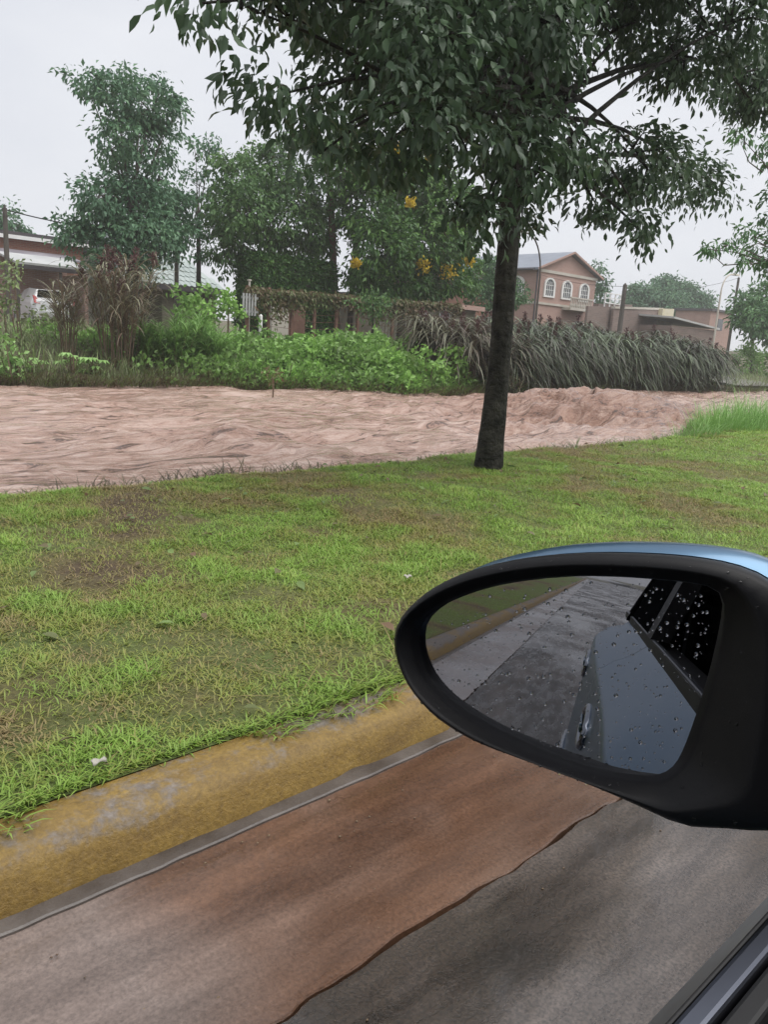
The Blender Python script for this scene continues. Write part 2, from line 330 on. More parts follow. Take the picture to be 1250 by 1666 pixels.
av = N(m, 'ShaderNodeMath', operation='ADD'); L(m, n.outputs['Fac'], av.inputs[0]); L(m, top.outputs[0], av.inputs[1])       # paint is walked off the upper side first
av2 = N(m, 'ShaderNodeMath', operation='MULTIPLY_ADD'); L(m, n4.outputs['Fac'], av2.inputs[0]); av2.inputs[1].default_value = 0.3; L(m, av.outputs[0], av2.inputs[2])
wear = ramp(m, av2.outputs[0], [(0.73, (0.0,)*3), (0.83, (1.0,)*3)])
c2 = mixc(m, wear.outputs['Color'], paint.outputs['Color'], bare.outputs['Color'])
c3 = mixc(m, 0.7, c2, ramp(m, n2.outputs['Fac'], [(0.3, (0.55, 0.52, 0.48)), (0.65, (1.3, 1.3, 1.3))]).outputs['Color'], 'MULTIPLY')
L(m, c3, P(m).inputs['Base Color']); L(m, bump(m, n2.outputs['Fac'], 0.7, 0.006, bump(m, n3.outputs['Fac'], 0.4, 0.006)), P(m).inputs['Normal']); M['kerb'] = m
# flood water: silt brown; foam, sky sheen and dark wave faces painted as streaks
m = mat('muddy_water', (0.2, 0.12, 0.09), 0.1); n = noise(m, 0.35, 5, 0.6, stretch=(1, 0.5, 1)); n2 = noise(m, 4.0, 6, 0.7, stretch=(1, 0.5, 1)); n5 = noise(m, 1.7, 8, 0.74, stretch=(2.4, 0.5, 1)); n5.inputs['Distortion'].default_value = 1.5
c = ramp(m, n.outputs['Fac'], [(0.35, (0.29, 0.17, 0.125)), (0.65, (0.38, 0.245, 0.19))])
c2 = mixc(m, ramp(m, n5.outputs['Fac'], [(0.46, (0.0,)*3), (0.6, (1.0,)*3)]).outputs['Color'], c.outputs['Color'], (0.52, 0.385, 0.325))  # pale streaks: foam, with sky sheen put into the colour
c2 = mixc(m, ramp(m, n5.outputs['Fac'], [(0.395, (1.0,)*3), (0.435, (0.0,)*3)]).outputs['Color'], c2, (0.10, 0.055, 0.038))  # painted dark marks for the steep wave faces that reflect little sky
at_ = N(m, 'ShaderNodeAttribute'); at_.attribute_name = 'tint'
c2 = mixc(m, at_.outputs['Fac'], c2, mixc(m, 0.75, c2, (0.62, 0.5, 0.42), 'MULTIPLY'))      # churned water carries more silt
L(m, c2, P(m).inputs['Base Color'])
n3 = noise(m, 16, 5, 0.6, stretch=(1, 0.6, 1))
L(m, bump(m, n2.outputs['Fac'], 1.0, 0.14, bump(m, n3.outputs['Fac'], 0.8, 0.03)), P(m).inputs['Normal']); M['water'] = m

# ------------------------------------------------------------------ ground, road, river
def xe(y):      # lawn edge above the river (x is minus this)
    y = np.asarray(y, float)
    return 5.28 + 1.5*sstep(10.5, 14.5, y) + 0.22*(fbm(y*0.7, 3.3+0*y, 5)-0.5) + 0.14*(vnoise(y*3.1, 1+0*y, 9)-0.5)
_fy = np.array([-200, -30, 6, 10, 12.5, 15.5, 19, 25, 30, 38, 45, 60, 300.])
_fx = np.array([18.9, 18.9, 18.9, 18.6, 17.6, 15.6, 16.4, 17.4, 17.9, 16.8, 16.9, 18, 18.])
def xf(y):
    y = np.asarray(y, float)
    return np.interp(y, _fy, _fx) + 0.5*(fbm(y*0.6, 8.1+0*y, 15)-0.5)
def zlawn(x, y):
    d = xe(y)+np.asarray(x)                       # metres from the edge
    z = 0.115 + 0.035*(fbm(x*0.8, y*0.8, 21)-0.5)*2*sstep(-1.66, -2.4, x) + 0.012*(vnoise(x*6, y*6, 4)-0.5)*sstep(-1.66, -1.9, x)
    return z*sstep(-0.05, 0.25, d) + (1-sstep(-0.4, 0.1, d))*-0.9 + (1-sstep(-0.05, 0.25, d))*0.02
def zbank(x, y):
    d = -np.asarray(x)-xf(y)
    z = -0.9 + 0.85*sstep(-0.8, 0.35, d) + 0.55*sstep(0.2, 3.5, d)*(1-0.85*sstep(38, 40, y)*(1-sstep(5, 12, d))) + 0.45*sstep(3, 8, d)
    z = z + 1.6*sstep(10, 30, d)*sstep(44, 60, y)
    return z + 0.16*(fbm(np.asarray(x)*0.7, np.asarray(y)*0.7, 33)-0.5)*sstep(0, 1.5, d)
def lawn_state(x, y):
    bare = fbm(x*1.5, y*1.5, 101, 4); dry = fbm(x*0.9+5, y*0.9, 107, 4); spot = vnoise(x*2.3, y*2.3, 141)
    return bare, dry, spot
def grid(name, xs, ys, zf, mt, kind='structure', tf=None):
    X, Y = np.meshgrid(xs, ys, indexing='ij'); Z = zf(X, Y)
    V = np.stack([X, Y, Z], -1).reshape(-1, 3); nx, ny = len(xs), len(ys)
    i, j = np.meshgrid(np.arange(nx-1), np.arange(ny-1), indexing='ij'); a = (i*ny+j).ravel()
    F = np.stack([a, a+ny, a+ny+1, a+1], -1)
    o = arrmesh(name, V, [F], mt, smooth=True, tint=None if tf is None else tf(V[:, 0], V[:, 1])); return tag(o, kind=kind)
def span(*seg):
    out = []
    for a, b, s in seg: out.append(np.arange(a, b, s))
    return np.concatenate(out+[[seg[-1][1]]])
def lawn_tint(x, y):
    b_, d_, s_ = lawn_state(x, y); return np.clip(0.78-3.2*np.clip(0.39-b_, 0, 1)-1.2*np.clip(d_-0.55, 0, 1)-0.15*(s_ > 0.72), 0, 1)
grid('lawn', span((-8.2, -1.665, 0.07)), span((-120, -20, 4), (-20, 0, 0.5), (0, 20, 0.11), (20, 60, 0.6), (60, 300, 8)), zlawn, M['turf'], tf=lawn_tint)
grid('opposite_bank', span((-600, -80, 40), (-80, -26, 2), (-26, -14.2, 0.28)), span((-300, -10, 10), (-10, 50, 0.4), (50, 120, 3), (120, 600, 40)), zbank, M['soil'])
MBg = MB(); MBg.add([(-600, -600, -1.6), (600, -600, -1.6), (600, 600, -1.6), (-600, 600, -1.6)], [(0, 1, 2, 3)])
tag(MBg.build('ground', M['soil']), kind='structure')
MBg = MB(); MBg.add([(9.0, -600, 0.1), (600, -600, 0.1), (600, 600, 0.1), (9.0, 600, 0.1)], [(0, 1, 2, 3)])
tag(MBg.build('verge', M['soil']), kind='structure')
# road slab with a broken edge, gutter strip, kerb
ys = span((-150, -6, 1.5), (-6, 8, 0.02), (8, 200, 2.0))
w = 0.007*(fbm(ys*3, 0*ys+2, 41)-0.5)*2 + 0.012*(vnoise(ys*17, 0*ys, 42)-0.5)
def strip(name, cols, mt, smooth=False):
    V = np.concatenate([np.stack([c[0]+0*ys, ys, c[1]+0*ys], -1) for c in cols]); n = len(ys); F = []
    for k in range(len(cols)-1):
        a = np.arange(n-1)+k*n; F.append(np.stack([a, a+n, a+n+1, a+1], -1))
    o = arrmesh(name, V, F, mt, smooth=smooth)
    if not smooth: o.data.shade_flat()
    return tag(o, kind='structure')
edge = -0.935+w
lump = 0.002*(vnoise(ys*6, 0*ys+9, 44))
strip('road', [(edge, -0.05), (edge+0.001, 0.001+lump), (edge+0.005, 0.005+lump), (edge+0.05, 0.0055), (0*ys, 0.006), (4+0*ys, 0.04), (8.6+0*ys, 0.0)], M['asphalt'])
e2 = edge-0.007-0.014*vnoise(ys*9, 0*ys+4, 46)**2
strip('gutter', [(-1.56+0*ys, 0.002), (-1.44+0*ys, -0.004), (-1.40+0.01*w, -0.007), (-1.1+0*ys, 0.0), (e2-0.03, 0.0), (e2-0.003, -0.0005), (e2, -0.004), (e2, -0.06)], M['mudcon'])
wk = -0.006*np.exp(-((ys % 1.2-0.6)/0.012)**2)+0.012*(fbm(ys*2.2, 0*ys+7, 47)-0.5)+0.008*(fbm(ys*11, 0*ys+7, 48)-0.5)-0.012*(vnoise(ys*4.5, 0*ys, 49) > 0.86)*vnoise(ys*15, 0*ys, 50)
strip('kerb_footing', [(-1.50+0*ys, 0.004), (-1.442+0.4*w, 0.0045), (-1.438+0.4*w, 0.001), (-1.436+0.4*w, -0.02)], M['footing'])
strip('kerb', [(-1.475+wk*.6, -0.03), (-1.483+wk, 0.012), (-1.508+wk, 0.07), (-1.52+wk, 0.092+wk*.3), (-1.545+wk, 0.108+wk*.4), (-1.6+0*ys, 0.116+wk*.4), (-1.66+0*ys, 0.114), (-1.69+0*ys, 0.10), (-1.70+0*ys, -0.05)], M['kerb'], smooth=True)
MBg = MB(); MBg.box(8.6, 9.0, -200, 200, -0.1, 0.14); tag(MBg.build('far_kerb', M['concrete_pale']), kind='structure')

def zriver(X, Y):
    # flow runs along y; turbulent where the stream hits the bulge of the far bank
    turb = 0.34 + 1.5*np.exp(-((X+10.8)/3.6)**2-((Y-17.0)/4.5)**2) + 0.45*np.exp(-((X+9.5)/1.5)**2-((Y-6.0)/1.6)**2) + 0.45*np.exp(-((X+6.6)/1.3)**2-((Y-9.2)/2.5)**2) + 0.3*sstep(22, 30, Y)
    wx = X + 0.7*(fbm(X*0.7, Y*0.45, 63)-0.5); wy = Y*0.45 + 0.7*(fbm(X*0.6, Y*0.4, 64)-0.5)
    r1 = 1-np.sqrt((2*fbm(wx*0.9, wy*0.95, 51, 2)-1)**2+0.01)*1.6
    r2 = 1-np.sqrt((2*vnoise(wx*2.4, wy*2.6, 53)-1)**2+0.02)
    r3 = 1-np.sqrt((2*vnoise(wx*5.2+3*r1, wy*5.4, 55)-1)**2+0.03)
    big = vnoise(X*0.35, Y*0.28, 57)-0.5
    zriver.turb = turb
    z = -0.3 + turb*(0.26*(r1-0.5)+0.17*(r2-0.5)+0.085*(r3-0.5)+0.05*(vnoise(wx*11, wy*10, 58)-0.5)) + 0.10*big
    z = z + 0.36*np.exp(-((X+11.2)/2.0)**2-((Y-18.0)/2.6)**2) + 0.12*np.exp(-((X+9.4)/1.0)**2-((Y-6.0)/1.2)**2)
    return z
grid('river', span((-21, -13, 0.09), (-13, -4.6, 0.06)), span((-120, -8, 4), (-8, 0, 0.3), (0, 30, 0.06), (30, 48, 0.2), (48, 300, 6)), zriver, M['water'], tf=lambda x, y: np.clip((zriver.turb.ravel()-0.45)*1.1, 0, 1))
# pale concrete apron on the far bank
V = []
MBg = MB()
for k in range(11):
    y = 39.2+k*0.9
    MBg.v += [(-16.9, y, float(zbank(-17.2, y))+0.1), (-22.5, y, float(zbank(-22.5, y))+0.13)]
MBg.f = [(2*k, 2*k+1, 2*k+3, 2*k+2) for k in range(10)]
tag(MBg.build('apron', M['concrete_pale']), kind='structure')

# ------------------------------------------------------------------ foliage builders
def leafmesh(name, Pn, D, Nn, Ln, Wn, tint, mt, parent=None, hexa=False, curl=0.25, fold=0.25):
    D = unit(D); S = unit(np.cross(D, Nn)); N2 = np.cross(S, D); n = len(Pn)
    l = Ln[:, None]; w_ = Wn[:, None]/2
    if hexa:
        v = [Pn, Pn+D*l*.3-S*w_*.85+N2*w_*fold, Pn+D*l*.62-S*w_*.9+N2*(w_*fold-curl*l*.2), Pn+D*l-N2*curl*l,
             Pn+D*l*.62+S*w_*.9+N2*(w_*fold-curl*l*.2), Pn+D*l*.3+S*w_*.85+N2*w_*fold, Pn+D*l*.48-N2*curl*l*.08]
        k = 7; fr = [(0, 6, 1), (1, 6, 2), (2, 6, 3), (3, 6, 4), (4, 6, 5), (5, 6, 0)]
    else:
        v = [Pn, Pn+D*l*.45-S*w_+N2*w_*fold, Pn+D*l-N2*curl*l, Pn+D*l*.45+S*w_+N2*w_*fold]
        k = 4; fr = [(0, 2, 1), (0, 3, 2)]
    V = np.stack(v, 1).reshape(-1, 3); b = np.arange(n)[:, None]*k
    F = np.concatenate([b+np.array(f)[None, :] for f in fr])
    return arrmesh(name, V, [F], mt, parent, np.repeat(tint, k))
def blademesh(name, Pn, az, Ln, Wn, lean0, lean1, segs, tint, mt, parent=None, bend=1.3):
    """ribbons that start at lean0 from vertical and bend over to lean1 along their length"""
    n = len(Pn); hd = np.stack([np.cos(az), np.sin(az), 0*az], -1); sd = np.stack([-np.sin(az), np.cos(az), 0*az], -1)
    cur = np.array(Pn, float); V = []; prof = lambda t: (0.55+1.2*t)*(1-t)**0.75 if t < 0.3 else 0.91*(1-((t-0.3)/0.7)**1.6)+0.015
    for s in range(segs+1):
        t = s/segs; wv = Wn*0.5*prof(t)
        if s < segs:
            V += [cur-sd*wv[:, None], cur+sd*wv[:, None]]
        else: V += [cur.copy()]
        a = lean0+(lean1-lean0)*((s+0.5)/segs)**bend
        step = (Ln/segs)[:, None]; cur = cur + step*(hd*np.sin(a)[:, None]+np.array([0, 0, 1.0])*np.cos(a)[:, None])
    k = 2*segs+1; V = np.stack(V, 1).reshape(-1, 3); b = np.arange(n)[:, None]*k; Q = []
    for s in range(segs-1): Q.append(b+np.array([2*s, 2*s+1, 2*s+3, 2*s+2])[None, :])
    T = b+np.array([2*segs-2, 2*segs-1, 2*segs])[None, :]
    fs = ([np.concatenate(Q)] if Q else [])+[T]
    return arrmesh(name, V, fs, mt, parent, np.repeat(tint, k))

def crown_points(blobs, per_m3_cl, cl_r, leaves_per, hollow=0.35):
    """blobs: (centre, (rx,ry,rz)). cluster centres biased to the shell, leaves round each"""
    Pn, O, Cn = [], [], []; cen = []
    for c, r in blobs:
        c = np.asarray(c, float); r = np.asarray(r, float)
        nc = max(3, int(per_m3_cl*4.19*r[0]*r[1]*r[2])) if per_m3_cl < 1e3 else int(per_m3_cl-1e3)
        u = unit(rng.normal(size=(nc, 3))); rad = (hollow+(1-hollow)*rng.random(nc))**0.6
        cc = c+u*rad[:, None]*r*(0.8+0.35*rng.random((nc, 1)))
        for q, uu in zip(cc, u):
            k = rng.poisson(leaves_per)+2; s = cl_r*(0.6+0.8*rng.random())
            g = rng.normal(size=(k, 3))*s*np.array([1, 1, 0.75])*0.55
            Pn.append(q+g); O.append(unit(g+uu*s*0.7)); Cn.append(np.full(k, rng.random()))
        cen += list(cc)
    return np.concatenate(Pn), np.concatenate(O), np.concatenate(Cn), np.array(cen)

def tree(name, label, base, top, r0, blobs, mt, leaf=(0.2, 0.1), cl=(1.2, 0.5, 26), droop=0.5, bark='bark_far', group=None, hexa=False, twigs=40, hollow=0.35, forks=None, cat='tree', n_tr=10):
    base = np.asarray(base, float); top = np.asarray(top, float)
    root = empty(name, tuple(base), label, cat, group)
    Pn, O, C, cen = crown_points(blobs, cl[0], cl[1], cl[2], hollow); n = len(Pn)
    D = unit(O*0.8+rng.normal(size=(n, 3))*0.55+np.array([0, 0, -droop])); Nn = rng.normal(size=(n, 3))*0.6+np.array([0, 0, 1.0])
    sz = 0.5+0.85*rng.random(n)
    zr = (Pn[:, 2]-Pn[:, 2].min())/(np.ptp(Pn[:, 2])+1e-6)
    tint = np.clip(0.12+0.42*C+0.34*rng.random(n)+0.1*zr, 0, 1)
    leafmesh('crown', Pn, D, Nn, leaf[0]*sz, leaf[1]*sz, tint, mt, root, hexa)
    b = MB(); path = []; rad = []
    for k in range(n_tr+1):
        t = k/n_tr; p = base*(1-t)+top*t + np.array([0.05*math.sin(5*t+base[1]), 0.05*math.sin(4*t+base[0]), 0])*min(1, r0*4)
        path.append(p+np.array([0, 0, -0.15 if k == 0 else 0])); rad.append(r0*(1.0-0.45*t+0.45*math.exp(-9*t)))
    if bark == 'bark':
        path = [np.array([np.interp(t, np.linspace(0, 1, n_tr+1), [p[k] for p in path]) for k in range(3)]) for t in np.linspace(0, 1, 90)]
        rad = [r0*(1.0-0.35*t+0.55*math.exp(-22*t)) for t in np.linspace(0, 1, 90)]; b.tube(path, rad, 36)
        ax = np.repeat(np.array(path), 36, 0); vv = np.array(b.v); dv = vv-ax; ang = np.arctan2(dv[:, 1], dv[:, 0]); hgt = vv[:, 2]
        nzv = fbm(ang*3.2+2.0*np.sin(ang), hgt*2.0, 151, 3)*0.10+np.abs(vnoise(ang*6, hgt*5, 152)-0.5)*0.12+vnoise(np.cos(ang)*2, hgt*1.5+np.sin(ang), 153)*0.16-0.16+0.25*np.exp(-hgt*9)*np.cos(ang*4+1)
        b.v = [tuple(v) for v in ax+dv*(1+nzv)[:, None]]
    else: b.tube(path, rad, 12)
    for c, r in blobs:
        c = np.asarray(c, float); s = top+(base-top)*0.32*random.random(); mid = (s+c)/2+np.array([0, 0, 0.12*np.linalg.norm(c-s)])
        pts = [s*(1-t)**2+2*mid*t*(1-t)+c*t*t for t in np.linspace(0, 1, 7)]
        b.tube(pts, [r0*0.25*(1-0.9*t)+0.004 for t in np.linspace(0, 1, 7)], 7)
    for q in cen[rng.permutation(len(cen))[:twigs]]:
        c = min(blobs, key=lambda B: np.linalg.norm(np.asarray(B[0])-q))[0]; c = np.asarray(c, float)
        s = c+(top-c)*0.25*random.random(); m_ = (s+q)/2+rng.normal(size=3)*0.08
        b.tube([s, m_, q], [r0*0.1+0.004, r0*0.07+0.003, 0.003], 5, False)
    b.build('trunk', M[bark], root, smooth=True)
    return root
def blob_px(lst, X, sq=0.8):
    """(px, py, rpx, rpy[, dX]) in photo pixels at the distance plane x = X -> real ellipsoids"""
    out = []
    for q in lst:
        xx = X+(q[4] if len(q) > 4 else 0); c = onX(q[0], q[1], xx); s = pxm(c)
        out.append((c, (max(q[2]*s*sq, 0.12), q[2]*s*1.12, q[3]*s)))
    return out
def zg(x, y): return float(zbank(x, y)) if x < -12 else float(zlawn(x, y))

# ------------------------------------------------------------------ the near street tree
tb = onZ(795, 765, 0.1); TX = -4.48
base = np.array([tb[0], tb[1], 0.06]); top = np.array([-4.48, 5.42, 3.5])
nb = [(470, 150, 85, 62, 0.3), (560, 205, 75, 45, 0), (600, 110, 110, 80, -0.8), (700, 60, 130, 80, 0.6), (720, 190, 110, 75, 0.8), (690, 130, 120, 90, -1.4),
      (830, 110, 120, 95, -0.6), (840, 240, 95, 70, 0.5), (800, 310, 55, 40, -0.2), (880, 30, 130, 70, 0.9), (950, 245, 70, 45, 0.4), (1050, 265, 75, 55, 0),
      (1120, 290, 62, 42, -0.6), (1180, 318, 30, 22, -0.8), (1040, 345, 48, 40, 0.3), (960, 320, 55, 40, -0.5), (1050, 385, 22, 22, 0.2), 
      (1030, 40, 85, 48, -0.4), (1135, 95, 85, 62, 0.2), (1230, 130, 80, 62, -0.5), (1210, 30, 75, 45, 0.6), (330, 5, 75, 26, 0.6), (420, 20, 60, 25, -0.2), (540, 30, 85, 45, -0.5),
      (780, -80, 260, 90, -0.6), (1050, -110, 230, 90, 0.2), (520, -90, 230, 80, 0.2), (800, -260, 260, 130, 0), (640, 265, 70, 35, -0.6), (740, 330, 45, 25, 0.3), (790, 352, 40, 22, 0.5), (852, 338, 30, 26, 0.4), (775, 368, 16, 12, 0.3), (850, 368, 14, 12, -0.2), (520, 250, 45, 30, 0.2), (625, 235, 65, 40, 0.3), (925, 140, 40, 50, -0.9)]
tree('street_tree', 'dark leafy tree standing on the mown grass strip beside the flood, its trunk bare', base, top, 0.110,
     blob_px(nb, TX, 0.85), M['tree_near'], leaf=(0.09, 0.039), cl=(105.0, 0.19, 30), droop=0.75, bark='bark', hexa=True, twigs=260, hollow=0.25, n_tr=14)

# ------------------------------------------------------------------ trees beyond the river
def far_tree(name, label, X, base_px, top_px, r0, lst, mt, **kw):
    bx = onX(base_px[0], base_px[1], X); bz = zg(X, bx[1]); t = onX(top_px[0], top_px[1], X)
    return tree(name, label, (X, bx[1], bz-0.05), (X, t[1], t[2]), r0, blob_px(lst, X), mt, **kw)
GT = 'trees beyond the river'
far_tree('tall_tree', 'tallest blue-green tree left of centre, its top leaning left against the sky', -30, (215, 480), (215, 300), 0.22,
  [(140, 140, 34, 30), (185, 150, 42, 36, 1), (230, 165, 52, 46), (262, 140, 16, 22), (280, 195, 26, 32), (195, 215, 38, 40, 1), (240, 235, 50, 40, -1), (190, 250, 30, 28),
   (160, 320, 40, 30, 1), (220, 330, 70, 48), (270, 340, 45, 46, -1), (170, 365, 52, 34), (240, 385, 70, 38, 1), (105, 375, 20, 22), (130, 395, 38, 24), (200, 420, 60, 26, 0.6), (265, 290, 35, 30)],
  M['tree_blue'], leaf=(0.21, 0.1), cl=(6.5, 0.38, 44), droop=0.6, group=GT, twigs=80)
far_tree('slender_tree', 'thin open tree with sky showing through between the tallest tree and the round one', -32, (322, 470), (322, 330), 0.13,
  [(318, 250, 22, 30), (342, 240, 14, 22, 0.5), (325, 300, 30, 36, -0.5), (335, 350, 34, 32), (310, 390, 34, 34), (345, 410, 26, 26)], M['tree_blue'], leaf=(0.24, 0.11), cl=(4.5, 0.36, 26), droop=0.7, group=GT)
far_tree('round_tree', 'broad rounded olive green tree above the clipped dark hedge', -29, (440, 480), (440, 370), 0.2,
  [(395, 285, 48, 40), (440, 275, 58, 42, -1), (490, 310, 45, 42, 1), (400, 345, 60, 46, 1), (470, 360, 70, 46, 0.6), (515, 370, 34, 44), (420, 395, 60, 34), (365, 330, 34, 44, -1), (500, 400, 45, 28, 0.5), (370, 400, 35, 44), (455, 245, 20, 16)],
  M['tree_mid'], leaf=(0.22, 0.1), cl=(5.5, 0.36, 36), droop=0.7, group=GT, twigs=60)
ft = far_tree('flowering_tree', 'dark tree with yellow blossom clusters behind the street tree', -26.5, (655, 520), (655, 400), 0.2,
  [(600, 330, 62, 55), (670, 300, 70, 55, -0.6), (730, 340, 55, 55), (620, 400, 60, 50, 0.8), (690, 390, 70, 52, 0.5), (745, 400, 34, 45), (640, 455, 75, 36), (720, 460, 45, 30, 0.4), (560, 280, 40, 35), (765, 440, 22, 45, -1), (590, 455, 30, 30)],
  M['tree_dark'], leaf=(0.24, 0.11), cl=(7.0, 0.34, 38), droop=0.55, group=GT, twigs=60)
for (px, py, r) in ((690, 432, 11), (730, 440, 13), (648, 243, 10), (580, 430, 6), (668, 330, 7), (700, 255, 8), (765, 425, 6)):
    c = onX(px, py, -25.0); s = pxm(c); k = 90; g = rng.normal(size=(k, 3))*r*s*0.55
    leafmesh('blossom', c+g, rng.normal(size=(k, 3))+np.array([0, 0, 0.8]), rng.normal(size=(k, 3)), np.full(k, 0.16), np.full(k, 0.1), rng.random(k), M['flower'], ft)['kind'] = 'stuff'
far_tree('small_tree', 'small fresh green tree beside the brick gable house, half behind the street tree trunk', -33, (800, 510), (800, 470), 0.1,
  [(785, 455, 30, 30), (808, 445, 26, 26, 0.5), (840, 480, 24, 26), (795, 485, 34, 22), (820, 468, 26, 28, -0.6), (845, 455, 10, 18)], M['tree_fresh'], leaf=(0.22, 0.1), cl=(8.0, 0.3, 28), group=GT)
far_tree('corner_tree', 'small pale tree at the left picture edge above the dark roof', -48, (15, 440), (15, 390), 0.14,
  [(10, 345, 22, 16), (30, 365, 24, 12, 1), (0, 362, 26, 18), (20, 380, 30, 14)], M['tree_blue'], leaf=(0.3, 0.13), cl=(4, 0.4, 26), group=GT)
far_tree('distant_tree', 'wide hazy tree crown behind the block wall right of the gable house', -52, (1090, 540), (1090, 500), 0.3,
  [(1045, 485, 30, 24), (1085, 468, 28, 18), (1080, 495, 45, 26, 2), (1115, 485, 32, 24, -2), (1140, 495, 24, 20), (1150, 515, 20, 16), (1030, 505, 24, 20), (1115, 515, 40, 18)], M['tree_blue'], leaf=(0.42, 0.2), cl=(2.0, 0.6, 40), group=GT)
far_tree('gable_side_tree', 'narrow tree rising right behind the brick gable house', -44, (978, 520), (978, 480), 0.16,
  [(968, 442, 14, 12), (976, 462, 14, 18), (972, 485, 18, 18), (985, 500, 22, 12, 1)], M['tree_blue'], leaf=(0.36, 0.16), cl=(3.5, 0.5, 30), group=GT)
far_tree('bank_tree', 'bushy tree at the right picture edge behind the far end of the reeds', -24, (1228, 580), (1228, 520), 0.16,
  [(1215, 500, 22, 22), (1245, 485, 30, 26), (1235, 520, 40, 24, 1), (1265, 520, 40, 40), (1205, 525, 18, 16), (1215, 485, 12, 12)], M['tree_fresh'], leaf=(0.36, 0.16), cl=(3.5, 0.5, 34), group=GT)
# tree on the near bank whose branches come in from the right
xb = onX(1330, 660, -9.0)
tree('overhanging_tree', 'tree off the right edge whose leafy branches reach into the sky', (-9.0, xb[1], -0.3), (-9.0, xb[1]+0.3, 3.4), 0.14,
  blob_px([(1180, 398, 34, 14), (1225, 385, 34, 20), (1240, 425, 30, 22), (1265, 410, 50, 45), (1205, 222, 28, 10), (1240, 235, 28, 20), (1290, 240, 50, 50), (1290, 330, 60, 60), (1210, 425, 20, 12), (1155, 405, 14, 7)], -9.0),
  M['tree_fresh'], leaf=(0.17, 0.065), cl=(16, 0.2, 18), droop=0.9, group=None, twigs=90, hollow=0.1)

# palm behind the flowering tree
def palm(name, label, X, pb, pt, r0):
    b_ = onX(pb[0], pb[1], X); t = onX(pt[0], pt[1], X); base = np.array([X, b_[1], zg(X, b_[1])-0.05]); t = np.array([X, t[1], t[2]])
    root = empty(name, tuple(base), label, 'palm')
    b = MB(); k = 26
    b.tube([base*(1-i/k)+t*(i/k) for i in range(k+1)], [r0*(1.0+0.12*(i % 2)-0.25*i/k) for i in range(k+1)], 12); b.build('trunk', M['palm_bark'], root)
    for f in range(17):
        a = f*2.4; el = 0.2+0.9*((f*0.37) % 1); ln = 2.6+0.5*random.random(); st = MB(); pts = []; cur = t.copy(); ang = math.pi/2-el*0.9
        for s in range(9):
            pts.append(cur.copy()); cur = cur+ln/8*np.array([math.cos(a)*math.cos(ang), math.sin(a)*math.cos(ang), math.sin(ang)]); ang -= 0.2
        st.tube(pts, [0.03*(1-s/9)+0.006 for s in range(9)], 5); fr = st.build('frond', M['tree_mid'], root)
        pp = np.array(pts); q = rng.random(110)*7.6+0.3; i0 = q.astype(int); fr_ = (q-i0)[:, None]
        c = pp[i0]*(1-fr_)+pp[np.minimum(i0+1, 8)]*fr_; tg = unit(pp[np.minimum(i0+1, 8)]-pp[i0]); sd = unit(np.cross(tg, [0, 0, 1.0]))*np.sign(rng.random(110)-0.5)[:, None]
        leafmesh('leaflet', c, sd*0.8+tg*0.5+np.array([0, 0, -0.55]), np.cross(sd, tg), 0.75*(1-0.06*q), np.full(110, 0.045), 0.3+0.6*rng.random(110), M['tree_mid'], root)['kind'] = 'stuff'
    return root
palm('palm_tree', 'palm with reddish brown trunk rising behind the vine covered fence', -28, (552, 480), (535, 262), 0.17)
p2 = onX(572, 470, -28.8); b = MB(); b.tube([(-28.8, p2[1], 0.9), (-28.8, p2[1]+0.02, 3.5), (-28.7, p2[1]+0.1, 6.2)], [0.16, 0.13, 0.11], 10)
r_ = empty('bare_trunk', (-28.8, float(p2[1]), 0.9), 'second straight brown trunk just right of the palm trunk', 'tree'); b.build('trunk', M['bark_far'], r_, True)

# ------------------------------------------------------------------ hedge, mounds, shrubs, creepers
def leaf_mass(name, label, cat, pts, outw, leaf, mt, tint, droop=0.2, parent=None, hexa=False):
    n = len(pts); D = unit(outw*0.7+rng.normal(size=(n, 3))*0.6+np.array([0, 0, -droop])); Nn = outw+rng.normal(size=(n, 3))*0.5
    s = 0.7+0.6*rng.random(n)
    return leafmesh(name, pts, D, Nn, leaf[0]*s, leaf[1]*s, tint, mt, parent, hexa)
# clipped hedge: leaves on the faces of a rounded box
y0, y1 = onX(413, 440, -27.6)[1], onX(548, 445, -27.6)[1]; z0, z1 = 1.4, 4.2
hr = empty('hedge', (-28.2, (y0+y1)/2, 1.0), 'tall dark clipped box hedge behind the vine covered fence', 'hedge')
n = 15000; fc = rng.integers(0, 4, n); u1 = rng.random(n); u2 = rng.random(n); Pp = np.zeros((n, 3)); Oo = np.zeros((n, 3))
Pp[:, 0] = -28.8+1.2*u1; Pp[:, 1] = y0+(y1-y0)*u2; Pp[:, 2] = z0+(z1-z0)*u1
for k, (ax, val, oo) in enumerate([(0, -27.6, (1, 0, 0)), (0, -27.55, (1, 0, 0)), (2, z1, (0, 0, 1)), (1, y0, (0, -1, 0))]):
    s = fc == k; Pp[s, ax] = val; Oo[s] = oo
    if ax == 0: Pp[s, 2] = z0+(z1-z0)*u1[s]
    if ax == 1: Pp[s, 2] = z0+(z1-z0)*u2[s]
Pp += rng.normal(size=(n, 3))*0.07
leaf_mass('foliage', None, None, Pp, Oo, (0.14, 0.08), M['tree_dark'], np.clip(0.5*rng.random(n)+0.35*fbm(Pp[:, 1]*2, Pp[:, 2]*2, 71), 0, 1), parent=hr)
b = MB(); b.box(-28.75, -27.68, y0+0.06, y1-0.06, 0.8, z1-0.08); b.build('inner_twigs', M['bark_far'], hr)

